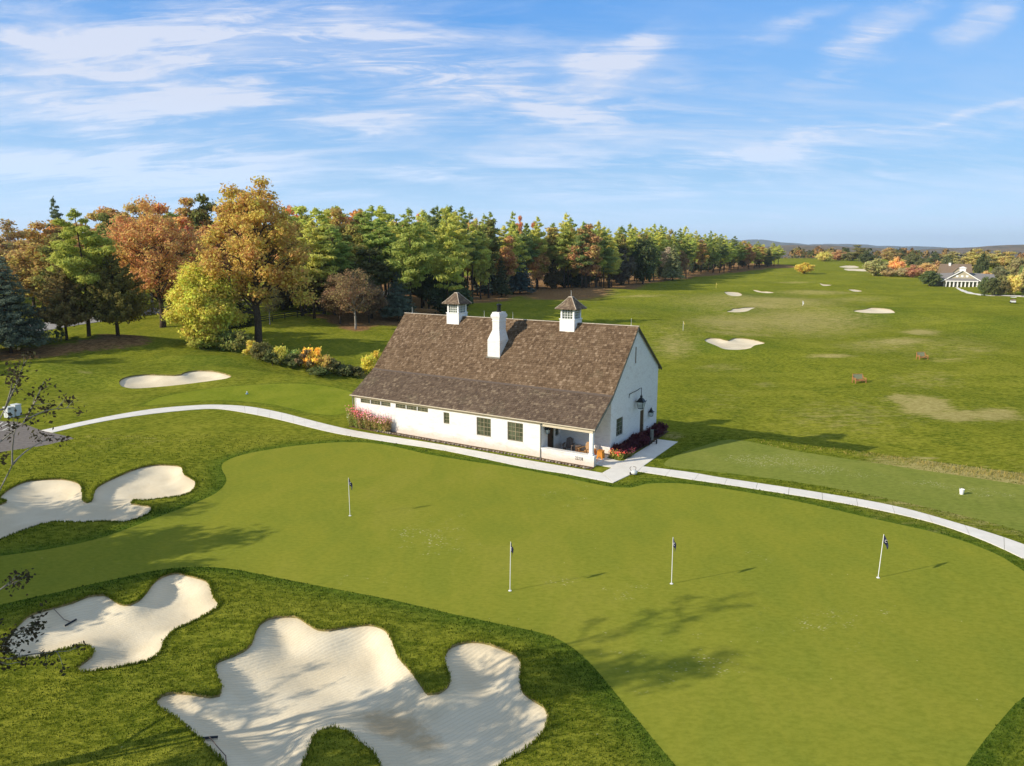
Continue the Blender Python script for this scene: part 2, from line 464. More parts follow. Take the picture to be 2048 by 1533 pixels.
def brick_mat(name, base, worn=0.35):
    m, T, out = new_mat(name)
    oc = T.n('ShaderNodeTexCoord').outputs['Object']
    sp = T.n('ShaderNodeSeparateXYZ', i_0=oc)
    vec = T.n('ShaderNodeCombineXYZ', i_X=T.math('ADD', sp.outputs[0], sp.outputs[1]), i_Y=sp.outputs[2], i_Z=0.0).outputs[0]
    br = T.n('ShaderNodeTexBrick', i_Scale=1.0)
    br.inputs['Brick Width'].default_value = 0.21; br.inputs['Row Height'].default_value = 0.072
    br.inputs['Mortar Size'].default_value = 0.008; br.inputs['Mortar Smooth'].default_value = 0.4
    br.inputs['Color1'].default_value = (0.35, 0.35, 0.35, 1); br.inputs['Color2'].default_value = (1, 1, 1, 1); br.inputs['Mortar'].default_value = (0.5, .5, .5, 1)
    T.put(br.inputs['Vector'], vec)
    st = T.noise(T.mapping(vec, scale=(1.0, 2.6, 1)), 0.9, 6, 0.68)
    sm = T.noise(T.mapping(vec, scale=(0.45, 1.6, 1)), 8.0, 4, 0.65)
    col = T.mix(T.math('MULTIPLY', T.ramp(br.outputs['Color'], 0.75, 0.35), 0.22), base, (0.50, 0.45, 0.42))
    col = T.mix(T.math('MULTIPLY', T.ramp(st, 0.50, 0.75), worn), col, (0.55, 0.50, 0.45))
    col = T.mix(T.math('MULTIPLY', T.ramp(sm, 0.62, 0.76), worn), col, (0.40, 0.36, 0.33))
    # splashed soil near the ground
    low = T.ramp(T.math('ADD', sp.outputs[2], T.math('MULTIPLY', st, -0.9)), 0.30, -0.25)
    col = T.mix(T.math('MULTIPLY', low, 0.42), col, (0.55, 0.36, 0.20))
    h = T.math('ADD', T.math('MULTIPLY', T.math('SUBTRACT', 1.0, br.outputs['Fac']), 0.7), T.math('MULTIPLY', sm, 0.5))
    pbsdf(T, out, col, 0.85, h, 0.5, 0.02, 0.2)
    return m
M_BRICK = brick_mat('white_painted_brick', (0.79, 0.77, 0.73), 0.5)

def shake_mat(name, a, b, c):
    m, T, out = new_mat(name)
    oc = T.n('ShaderNodeTexCoord').outputs['Object']
    r = T.attr('rnd').outputs['Fac']
    n = T.noise(oc, 0.55, 5, 0.6)
    grain = T.noise(T.mapping(oc, scale=(16, 1.5, 1.5)), 3.0, 4, 0.7)
    v = T.math('ADD', T.math('MULTIPLY', r, 0.62), T.math('ADD', T.math('MULTIPLY', n, 0.30), T.math('MULTIPLY', grain, 0.22)))
    col = T.mix(T.ramp(v, 0.18, 0.62, 0, 1, False), a, b)
    col = T.mix(T.ramp(v, 0.66, 0.98, 0, 1, False), col, c)
    lich = T.noise(oc, 0.33, 6, 0.7)
    col = T.mix(T.math('MULTIPLY', T.ramp(lich, 0.56, 0.70), 0.35), col, (0.16, 0.15, 0.09))
    pbsdf(T, out, col, 0.9, grain, 0.4, 0.01, 0.15)
    return m
M_SHAKE = shake_mat('cedar_shakes', (0.075, 0.046, 0.026), (0.165, 0.110, 0.066), (0.31, 0.225, 0.150))
M_SHAKE2 = shake_mat('weathered_cedar_shakes', (0.072, 0.049, 0.034), (0.140, 0.100, 0.070), (0.28, 0.215, 0.142))

M_WHITE = plain('white_paint', (0.80, 0.79, 0.76), 0.5, 0.05, 3)
M_CREAM = plain('cream_trim', (0.56, 0.48, 0.35), 0.55, 0.08, 3)
M_OLIVE = plain('olive_trim', (0.22, 0.19, 0.115), 0.55, 0.12, 3)
M_TAUPE = plain('downspout_paint', (0.19, 0.185, 0.155), 0.45, 0.1, 3)
M_BLACK = plain('black_metal', (0.018, 0.020, 0.022), 0.4, 0.2, 8, 0.5, 0.6)
M_RIDGE = plain('ridge_board', (0.48, 0.40, 0.31), 0.8, 0.25, 5)
M_DARKWOOD = plain('brown_door_wood', (0.085, 0.045, 0.022), 0.55, 0.35, 7)
M_TEAK = plain('warm_wood', (0.36, 0.20, 0.08), 0.6, 0.3, 9)
M_TEAK2 = plain('grey_brown_wood', (0.19, 0.14, 0.11), 0.7, 0.25, 9)
M_ORANGE = plain('orange_wood', (0.55, 0.215, 0.03), 0.5, 0.2, 7)
M_BENCH = plain('bench_wood', (0.42, 0.19, 0.07), 0.65, 0.3, 9)
M_BENCHG = plain('bench_panel', (0.24, 0.26, 0.15), 0.7, 0.2, 9)
M_FENCE = plain('black_fence_paint', (0.02, 0.02, 0.018), 0.7, 0.3, 4)
M_CEIL = plain('porch_ceiling', (0.34, 0.31, 0.25), 0.7, 0.1, 5)
M_STONE = plain('field_stone', (0.27, 0.225, 0.175), 0.9, 0.4, 6, 0.2, 0, 0.6)
M_NAVY = plain('navy_cloth', (0.012, 0.016, 0.045), 0.8, 0.2, 20)
M_GREYBOX = plain('cabinet_paint', (0.60, 0.62, 0.60), 0.5, 0.06, 5)
M_GREYROOF = plain('grey_shingles', (0.20, 0.19, 0.185), 0.9, 0.2, 4)
M_BROWNROOF = plain('brown_shingles', (0.20, 0.145, 0.10), 0.9, 0.2, 4)
M_SIDING = plain('stone_siding', (0.40, 0.35, 0.25), 0.85, 0.2, 2)
M_BLUE = plain('blue_plastic', (0.16, 0.27, 0.36), 0.4, 0.1)

def glass_mat(name, col=(0.055, 0.062, 0.040)):
    m, T, out = new_mat(name)
    oc = T.n('ShaderNodeTexCoord').outputs['Object']
    n = T.noise(oc, 1.3, 2, 0.5)
    c = T.mix(T.ramp(n, 0.4, 0.65), col, tuple(x * 1.8 for x in col))
    p = pbsdf(T, out, c, 0.06, None, spec=0.8)
    return m
M_GLASS = glass_mat('window_glass')
M_LGLASS = glass_mat('lantern_glass', (0.33, 0.36, 0.34))
M_CGLASS = glass_mat('cupola_glass', (0.09, 0.11, 0.085))

LEAFGAIN = 2.35
def leaf_mat(name, hue=0.05, trans=0.32, val=0.55, gain=None):
    gain = gain or LEAFGAIN
    m, T, out = new_mat(name)
    base = T.n('ShaderNodeObjectInfo')
    r = T.attr('rnd').outputs['Fac']
    oc = T.n('ShaderNodeTexCoord').outputs['Object']
    n = T.noise(oc, 0.32, 3, 0.6)
    n2 = T.noise(oc, 1.4, 3, 0.6)
    h = T.math('ADD', 0.5, T.math('ADD', T.math('MULTIPLY', T.math('SUBTRACT', n, 0.5), hue * 2.2), T.math('MULTIPLY', T.math('SUBTRACT', r, 0.5), hue)))
    v = T.math('ADD', gain - val * 0.5, T.math('ADD', T.math('MULTIPLY', r, val), T.math('MULTIPLY', T.math('SUBTRACT', n2, 0.5), 0.7)))
    hs = T.n('ShaderNodeHueSaturation', i_Hue=h, i_Saturation=0.92, i_Value=v, i_Color=base.outputs['Color'])
    df = T.n('ShaderNodeBsdfDiffuse', i_Color=hs.outputs[0])
    tr = T.n('ShaderNodeBsdfTranslucent', i_Color=hs.outputs[0])
    mx = T.n('ShaderNodeMixShader', i_0=trans)
    T.t.links.new(df.outputs[0], mx.inputs[1]); T.t.links.new(tr.outputs[0], mx.inputs[2])
    T.t.links.new(mx.outputs[0], out.inputs[0])
    return m
M_LEAF = leaf_mat('foliage', 0.065, .42)
M_NEEDLE = leaf_mat('needles', 0.03, 0.42, 0.6, 2.8)
def blade_mat():
    m, T, out = new_mat('grass_blades')
    r = T.attr('rnd').outputs['Fac']
    c = T.mix(T.ramp(r, 0.0, .45, 0, 1, False), (.026, .058, .006), (.130, .165, .014)); c = T.mix(T.ramp(r, .5, 1.0, 0, 1, False), c, (.28, .29, .040))
    d = T.n('ShaderNodeBsdfDiffuse', i_Color=c); tr = T.n('ShaderNodeBsdfTranslucent', i_Color=c); mx = T.n('ShaderNodeMixShader', i_0=.3)
    T.t.links.new(d.outputs[0], mx.inputs[1]); T.t.links.new(tr.outputs[0], mx.inputs[2]); T.t.links.new(mx.outputs[0], out.inputs[0]); return m
M_GRASSBLADE = blade_mat()

def bark_mat(name, a, b):
    m, T, out = new_mat(name)
    oc = T.n('ShaderNodeTexCoord').outputs['Object']
    n = T.noise(T.mapping(oc, scale=(6, 6, 1.2)), 2.0, 6, 0.7)
    pbsdf(T, out, T.mix(T.ramp(n, 0.3, 0.7), a, b), 0.95, n, 0.8, 0.05, 0.1)
    return m
M_BARK = bark_mat('bark', (0.035, 0.024, 0.017), (0.13, 0.095, 0.065))
M_PALEBARK = bark_mat('pale_bark', (0.16, 0.14, 0.115), (0.42, 0.38, 0.32))

# ------------------------------------------------------------------ outlines read off the site (photo pixels -> ground)
def gpts(pts): return np.array([G(*p)[:2] for p in pts])

def resample(P, step, closed=True):
    """Catmull-Rom through the points, then even steps"""
    P = np.asarray(P, float); n = len(P); out = []
    rng = range(n) if closed else range(n - 1)
    for i in rng:
        if closed: p0, p1, p2, p3 = P[(i - 1) % n], P[i], P[(i + 1) % n], P[(i + 2) % n]
        else: p0, p1, p2, p3 = P[max(i - 1, 0)], P[i], P[i + 1], P[min(i + 2, n - 1)]
        k = max(1, int(np.linalg.norm(p2 - p1) / step))
        for j in range(k):
            t = j / k
            out.append(0.5 * ((2 * p1) + (p2 - p0) * t + (2 * p0 - 5 * p1 + 4 * p2 - p3) * t * t + (3 * p1 - p0 - 3 * p2 + p3) * t ** 3))
    if not closed: out.append(P[-1])
    return np.array(out)

def pip(X, Y, poly):
    ins = np.zeros(len(X), bool); n = len(poly)
    x0, y0 = poly.min(0); x1, y1 = poly.max(0)
    idx = np.nonzero((X >= x0) & (X <= x1) & (Y >= y0) & (Y <= y1))[0]
    if len(idx) == 0: return ins
    xs, ys = X[idx], Y[idx]; r = np.zeros(len(idx), bool)
    for i in range(n):
        ax, ay = poly[i]; bx, by = poly[(i + 1) % n]
        if ay == by: continue
        c = ((ay > ys) != (by > ys)) & (xs < (bx - ax) * (ys - ay) / (by - ay) + ax)
        r ^= c
    ins[idx] = r
    return ins

def pdist(X, Y, poly, maxd):
    """distance to the outline, capped at maxd"""
    d = np.full(len(X), maxd, float)
    x0, y0 = poly.min(0) - maxd; x1, y1 = poly.max(0) + maxd
    idx = np.nonzero((X >= x0) & (X <= x1) & (Y >= y0) & (Y <= y1))[0]
    if len(idx) == 0: return d
    xs, ys = X[idx], Y[idx]; best = np.full(len(idx), maxd ** 2)
    for i in range(len(poly)):
        ax, ay = poly[i]; bx, by = poly[(i + 1) % len(poly)]
        ex, ey = bx - ax, by - ay; L2 = ex * ex + ey * ey + 1e-12
        t = np.clip(((xs - ax) * ex + (ys - ay) * ey) / L2, 0, 1)
        best = np.minimum(best, (xs - ax - t * ex) ** 2 + (ys - ay - t * ey) ** 2)
    d[idx] = np.sqrt(best)
    return d

BUNK = [
 # 0 upper-left cloverleaf
 ([(0, 1086), (-60, 1110), (-95, 1080), (-70, 1045), (-20, 1016), (0, 1013), (13, 1008), (0, 1002), (3, 995), (19.6, 981.5), (52, 967), (85, 963), (124, 962), (150, 967), (164, 977), (168, 1006), (175, 1009), (183, 1006), (189, 986), (199, 975), (228, 960), (271, 942), (307, 934), (346, 934), (365, 938.5), (369, 952), (382, 960), (393, 968.5), (388, 985), (365, 996), (326, 1002), (293.5, 1006), (268, 1006), (263, 1011), (284, 1014), (305, 1018), (302, 1029), (284, 1040), (248, 1050), (209, 1048.5), (163, 1050.5), (104, 1050), (72, 1058), (39, 1070)], 0.75, 1.7, 'wide pale bunker with two lobes left of the putting green and its first flag'),
 # 1 lower-left with a rake
 ([(9.8, 1291), (19.6, 1275), (45.7, 1247), (65, 1234), (107, 1221), (147, 1210), (176, 1198), (209, 1195), (225, 1203), (241, 1213), (261, 1214.7), (277, 1206.6), (293, 1190), (307, 1171), (326, 1158), (352, 1151), (378, 1156), (414, 1167), (424, 1184), (430, 1202), (440, 1215), (430, 1228), (391, 1250), (355, 1265), (339, 1280), (329, 1291), (326, 1308), (313, 1321), (287, 1334), (245, 1342), (196, 1350), (157, 1351.7), (152, 1343.6), (163, 1334), (183, 1319), (185, 1306), (176, 1300.5), (150, 1300.5), (124, 1308), (91, 1319), (58, 1325.6), (19.6, 1317.5), (8, 1304)], 0.7, 1.6, 'pale bunker with a rake lying near its left end, below the shaded green'),
 # 2 the large one at the bottom
 ([(308, 1411), (325, 1397), (346, 1391.8), (383, 1394), (420, 1400), (439, 1397), (443, 1382), (433, 1360), (428.7, 1343), (437, 1329), (466, 1318), (487, 1308), (503, 1293), (508, 1275), (520, 1254), (541, 1242), (566, 1238.6), (595, 1239.4), (615, 1252), (636, 1264), (661, 1265.6), (690, 1260), (736, 1255), (761, 1260), (777, 1272), (788, 1295), (798, 1320), (823, 1349), (844, 1378), (856, 1394), (877, 1392), (896, 1378), (898, 1360), (889.5, 1337), (889.5, 1316), (902, 1299.6), (931, 1290), (968, 1291), (1006, 1304), (1035, 1318), (1043, 1337), (1041, 1366), (1047, 1391), (1068, 1407), (1089, 1420), (1097, 1437), (1093, 1461), (1076, 1486), (1047, 1511), (1014, 1530), (960, 1565), (890, 1592), (820, 1596), (775, 1570), (754, 1530), (740, 1509), (715, 1490.6), (690, 1470), (665, 1464), (640, 1470), (628, 1482), (621, 1507), (609, 1530), (585, 1570), (530, 1590), (475, 1570), (441, 1530), (400, 1488), (362, 1453), (325, 1428)], 0.8, 1.7, 'largest bunker, raked sand with a damp brown patch, nearest the bottom edge'),
 # 3 mid left
 ([(239, 767.4), (247, 761), (264, 756.4), (293, 753.5), (322, 754), (349, 755), (361, 754), (371, 749), (391, 746), (420, 746), (444, 750), (461, 755.7), (462.6, 759), (454, 762.5), (427, 766.7), (381, 772.8), (317, 779.6), (273, 782.5), (254, 781), (242, 777)], 0.7, 2.2, 'long kidney shaped bunker above the curving path, before the dark cedars'),
 ([(1409, 684), (1420, 679), (1440, 680), (1455, 684), (1470, 679), (1500, 681), (1530, 689), (1510, 694), (1500, 700), (1480, 703), (1450, 702), (1430, 694)], 0.6, 2.2, 'bunker in a dark grass ring just right of the barn gable'),
 ([(1706, 624), (1731, 620.5), (1742, 617.6), (1760, 618.3), (1779, 620.5), (1790, 627), (1779, 629), (1731, 628.6)], 0.5, 3, 'bunker alone on the range beyond the two wooden benches'),
 ([(1453, 624.6), (1462, 622.6), (1465, 619.7), (1476, 619), (1491, 617), (1511, 617), (1503, 620.7), (1495, 624.6), (1480, 627), (1456, 626.5)], 0.5, 3, 'middle bunker of the range, behind the ringed one'),
 ([(1447.9, 586), (1456, 585.3), (1476, 586.7), (1483.6, 590.8), (1480, 594), (1468, 594.3), (1454, 591)], 0.5, 3, 'small oval bunker on the range below the distant yellow flag'),
 ([(1504, 581.6), (1513, 582), (1523, 584.5), (1534, 584.6), (1549, 587), (1532, 588.2), (1515, 586)], 0.5, 3, 'thin bunker right of the small oval bunker'),
 ([(1633, 567.4), (1636, 567.6), (1646, 570), (1663, 571.2), (1655, 573.4), (1642, 571.6)], 0.4, 3, 'thin sliver of bunker furthest left below the yellow bush'),
 ([(1696, 580.6), (1709, 580.6), (1725, 584), (1709, 585)], 0.4, 3, 'thin sliver of bunker in the middle of the far range'),
 ([(1678, 534.8), (1692, 532), (1709, 532.5), (1718, 535.6), (1698, 537.4)], 0.3, 4, 'upper one of two white bunkers on the distant hill'),
 ([(1688, 538.4), (1727, 539.2), (1733, 540.6), (1731, 544), (1700, 542.8)], 0.3, 4, 'lower one of two white bunkers on the distant hill'),
]
BW = []
for pts, dep, wid, lab in BUNK:
    w = gpts(pts)
    dist = w[:, 1].mean()
    BW.append((resample(w, max(0.22, dist / 160)), dep, wid, lab, dist))

GREEN_PX = [(-220, 1166), (-60, 1129), (0, 1115), (124, 1094), (212, 1074.5), (293, 1048), (375, 1014), (430, 989.7), (453, 963.6), (444, 939), (447, 926), (470, 914.7), (500, 906.5), (560, 896), (620, 889), (680, 885), (733, 885.7), (785, 892.7), (856, 909), (944, 923.5), (1040, 938), (1140, 958), (1226, 975), (1262, 976), (1289, 969), (1336, 966.4), (1407, 971.8), (1572, 998.7), (1738, 1036), (1883, 1069), (1987, 1106), (2048, 1143), (2160, 1215), (2200, 1290), (2130, 1345), (2048, 1395), (2017, 1423), (1933, 1530), (1880, 1640), (1700, 1720), (1480, 1680), (1350, 1530), (1253, 1414), (1170, 1317), (1100, 1273), (1000, 1251), (923, 1233), (798, 1204), (746, 1193), (600, 1165), (500, 1146), (424, 1138), (339, 1143), (261, 1154), (130, 1184), (0, 1211), (-120, 1248), (-260, 1240)]
GREENW = resample(gpts(GREEN_PX), 0.6)
TEER_PX = [(1330, 932), (1345, 915), (1400, 894), (1470, 880), (1600, 904), (1800, 934), (2048, 971), (2250, 1005), (2330, 1060), (2250, 1120), (2048, 1064), (1940, 1035), (1800, 1003), (1640, 972), (1500, 952), (1400, 941)]
TEERW = resample(gpts(TEER_PX), 0.6)
TEEL_PX = [(290, 811), (315, 797), (366, 786), (427, 777), (500, 771), (600, 768), (680, 778), (715, 795), (690, 826), (630, 828), (560, 812), (490, 803), (420, 801), (350, 806)]
TEEL = resample(gpts(TEEL_PX), 0.6)
LOT_PX = [(-200, 836), (0, 842), (40, 846), (83, 861), (148, 878), (95, 890), (0, 905), (-260, 935)]
LOTW = gpts(LOT_PX)

BARN_O = np.array([5.57011, 47.29546])
BARN_RZ = math.atan2(-0.53526554, 0.84468385)
UX, VX = np.array([0.84468385, -0.53526554]), np.array([0.53526554, 0.84468385])
def LW(u, v): return BARN_O + UX * u + VX * v
BARNP = np.array([LW(-22.5, 0), LW(0, 0), LW(0, 11.95), LW(-22.5, 11.95)])

LIPH = 0.16
def hfull(X, Y):
    """terrain plus the raised turf rim round each bunker"""
    X = np.asarray(X, float); Y = np.asarray(Y, float)
    z = hbase(X, Y)
    for poly, dep, wid, lab, dist in BW:
        k = LIPH if dist < 60 else 0.30
        d = pdist(X, Y, poly, 4.5)
        z = z + k * np.exp(-(d / 1.5) ** 2) * (d < 4.4)
    return z

# patches of worn, mulched and long grass: (px, py, rx, ry in photo pixels, strength)
def soft(X, Y, patches):
    out = np.zeros(len(X))
    for (px, py, rx, ry, amp) in patches:
        c = G(px, py); ex = G(px + rx, py); ey = G(px, max(py - ry, HOR + 6))
        ax = max(0.4, abs(ex[0] - c[0])); ay = max(0.5, abs(ey[1] - c[1]))
        shx = (ey[0] - c[0]) / max(ay, 1e-6)
        dy = Y - c[1]; dx = X - c[0] - shx * dy
        out = np.maximum(out, amp * np.exp(-((dx / ax) ** 2 + (dy / ay) ** 2)))
    return out
DRY = [(1700, 830, 260, 50, .42), (1450, 800, 150, 40, .34), (1900, 690, 160, 40, .42), (1850, 640, 200, 20, .36), (1350, 660, 120, 30, .40), (1250, 620, 120, 10, .36), (600, 700, 150, 14, .25), (250, 880, 200, 30, .34), (120, 800, 130, 24, .34), (1600, 640, 240, 40, .60), (1500, 600, 200, 16, .55), (1750, 690, 160, 20, .5), (1850, 760, 150, 30, .42), (1420, 600, 120, 10, .5), (1700, 600, 160, 10, .5), (1850, 812, 60, 22, 1.0), (1915, 832, 60, 14, .95), (1800, 796, 36, 12, .8), (1990, 830, 70, 20, .75), (1470, 645, 150, 30, .62), (1560, 600, 150, 16, .60), (1350, 690, 70, 40, .55),
       (1840, 665, 40, 8, .9), (1800, 683, 90, 10, .7), (1660, 712, 60, 5, .8), (1520, 610, 90, 8, .7), (1700, 650, 140, 14, .5), (1640, 585, 120, 6, .6), (1580, 566, 90, 4, .6),
       (1950, 940, 90, 8, .85), (2040, 950, 60, 10, .95), (1840, 916, 60, 5, .7), (1345, 872, 30, 8, .7), (170, 745, 40, 6, .5), (60, 743, 40, 5, .5), (730, 742, 30, 12, .7), (770, 735, 20, 12, .7),
       (1530, 770, 40, 10, .5), (1960, 700, 50, 10, .55), (1200, 590, 60, 6, .7), (1280, 592, 80, 4, .6), (1900, 720, 80, 8, .5), (1620, 660, 30, 8, .6), (1440, 735, 90, 12, .45), (1480, 668, 100, 6, .6)]
MULP = [(-200, 745), (0, 724), (100, 716), (160, 706), (210, 700), (250, 698), (296, 690), (306, 681), (290, 673), (240, 668), (190, 675), (130, 686), (60, 694), (0, 699), (-200, 712)]
MUL = [(710, 652, 40, 14, 1.0), (680, 640, 40, 12, .9), (760, 640, 90, 16, 1.0), (850, 625, 80, 16, 1.0),
       (950, 596, 80, 14, 1.1), (1050, 590, 60, 6, .7), (1130, 572, 90, 10, 1.1), (1230, 566, 70, 7, 1.0), (1330, 556, 60, 6, 1.0), (1400, 548, 60, 4, 1.0), (1480, 541, 60, 3, 1.0), (1560, 533, 40, 2, 1.0), (900, 615, 50, 10, .9), (640, 632, 40, 6, .8)]
LUSH = [(1465, 690, 100, 16, .75), (1745, 624, 90, 10, .7), (1500, 590, 70, 6, .6), (1480, 623, 60, 6, .6), (1350, 620, 160, 12, .4), (2000, 650, 90, 20, .4), (150, 730, 160, 30, .35), (420, 720, 120, 14, .5), (1930, 560, 60, 3, .3)]

def build_ground():
    pts = []
    def grid(y0, y1, step, marg, jit=0.25):
        ny = int((y1 - y0) / step)
        for i in range(ny):
            y = y0 + (i + .5) * step
            hw = 0.80 * max(y, 30) + marg
            nx = int(2 * hw / step)
            for j in range(nx):
                pts.append((-hw + (j + .5) * step + (R.random() - .5) * step * jit * 2, y + (R.random() - .5) * step * jit * 2))
    grid(12, 60, 0.62, 4); grid(60, 125, 1.15, 14); grid(125, 240, 2.6, 30); grid(240, 460, 5.5, 50); grid(460, 1100, 14, 60)
    for y in range(1150, 2600, 90):
        for x in range(-2200, 2600, 130): pts.append((x + 20 * R.random(), y + 20 * R.random()))
    for a in range(48):
        an = 2 * math.pi * a / 48
        for r in (4000, 9000, 16000): pts.append((r * math.cos(an), r * math.sin(an)))
    for y in (-900, -400, -150, -60, -25, -5, 6):
        for x in (-900, -400, -150, -70, -40, -20, 0, 20, 40, 70, 150, 400, 900): pts.append((x + y * 0.01, y))
    for y in (40, 90, 160, 300, 600):
        for s in (-1, 1):
            for q in (60, 200, 600): pts.append((s * (0.8 * y + q + 20), y))
    edges = []
    def loop(P):
        b = len(pts)
        for p in P: pts.append((float(p[0]), float(p[1])))
        n = len(P)
        for i in range(n): edges.append((b + i, b + (i + 1) % n))
    for bw in BW: loop(bw[0])
    loop(GREENW); loop(TEERW); loop(TEEL)
    loop(resample(LOTW, 1.0))
    V2, E2, F2, _, _, _ = delaunay_2d_cdt([Vector(p) for p in pts], edges, [], 0, 1e-5)
    V = np.array([(v.x, v.y) for v in V2]); F = np.array([f for f in F2 if len(f) == 3])
    C = V[F].mean(1)
    reg = np.zeros(len(F), int)
    for bw in BW: reg[pip(C[:, 0], C[:, 1], bw[0])] = 9
    for k, P in ((1, GREENW), (2, TEERW), (3, TEEL), (4, LOTW)):
        reg[pip(C[:, 0], C[:, 1], P) & (reg == 0)] = k
    X, Y = V[:, 0], V[:, 1]
    Z = hfull(X, Y)
    near = Y < 800
    dry = soft(X, Y, DRY); mul = soft(X, Y, MUL)
    lush = soft(X, Y, LUSH)
    dg = pdist(X, Y, GREENW, 4.0)
    lush = np.maximum(lush, 0.95 * np.exp(-(dg / 1.0) ** 2) * (dg < 3.9))
    dt = pdist(X, Y, TEERW, 3.0); lush = np.maximum(lush, 0.45 * np.exp(-(dt / 0.8) ** 2) * (dt < 2.9))
    dt = pdist(X, Y, TEEL, 3.0); lush = np.maximum(lush, 0.55 * np.exp(-(dt / 0.5) ** 2) * (dt < 2.9))
    # floor of the wood is leaf litter
    wf = soft_wood(X, Y, WOODP)
    mul = np.maximum(mul, wf); mul = np.maximum(mul, soft_wood(X, Y, resample(gpts(MULP), 2.0)))
    div = soft(X, Y, [(1540, 922, 90, 12, 1.3), (1640, 940, 60, 10, 1.1), (1480, 915, 50, 6, .8), (1850, 965, 60, 10, .85), (1960, 985, 80, 12, .7), (1720, 950, 60, 8, .7), (860, 1075, 90, 40, .62), (700, 1160, 60, 14, .55), (1240, 1180, 60, 20, .55), (1680, 1240, 150, 40, .46), (1130, 1160, 60, 16, .52), (1380, 1320, 200, 60, 0.40), (1520, 1110, 40, 14, .5), (1150, 990, 120, 30, .34)])
    names = {0: ('ground', M_ROUGH), 1: ('putting_green', M_GREEN), 2: ('tee_ground', M_TEE), 3: ('tee_ground', M_LTEE), 4: ('parking_asphalt', M_ASPH)}
    for k, (nm, mt) in names.items():
        f = F[reg == k]
        used, inv = np.unique(f, return_inverse=True)
        vv = np.column_stack([X, Y, Z])[used]
        me = np_mesh(nm, vv, inv.reshape(-1, 3), mt, None, True, {'dry': dry[used], 'mulch': mul[used], 'lush': lush[used], 'divot': div[used]})
        o = link(nm, me); tag(o, kind='structure')
        if k == 1: tag(o, 'smooth olive green putting surface with four white flagsticks')
        if k == 2: tag(o, 'long mown tee strip with pale divots right of the barn')
        if k == 3: tag(o, 'mown tee left of the barn beside the curving path')

def soft_wood(X, Y, P):
    d = pdist(X, Y, P, 8.0)
    ins = pip(X, Y, P)
    out = np.where(ins, 0.5 + 0.5 * np.clip(d / 5, 0, 1), 0.5 - 0.5 * np.clip(d / 3, 0, 1))
    return out * 0.95
# outline of the wood floor: front edge left to right, then behind
WOOD_EDGE = [(668, 634), (700, 650), (760, 640), (830, 626), (870, 618), (905, 606), (960, 606), (1000, 598), (1060, 588), (1130, 580), (1200, 578), (1290, 568), (1345, 560), (1400, 552), (1500, 541), (1590, 531)]
_e = gpts(WOOD_EDGE)
WOODP = np.array(list(_e) + [(_e[-1][0] - 40, _e[-1][1] + 60), (60, 620), (-60, 380), (-90, 240), (-70, 205)])
build_ground()

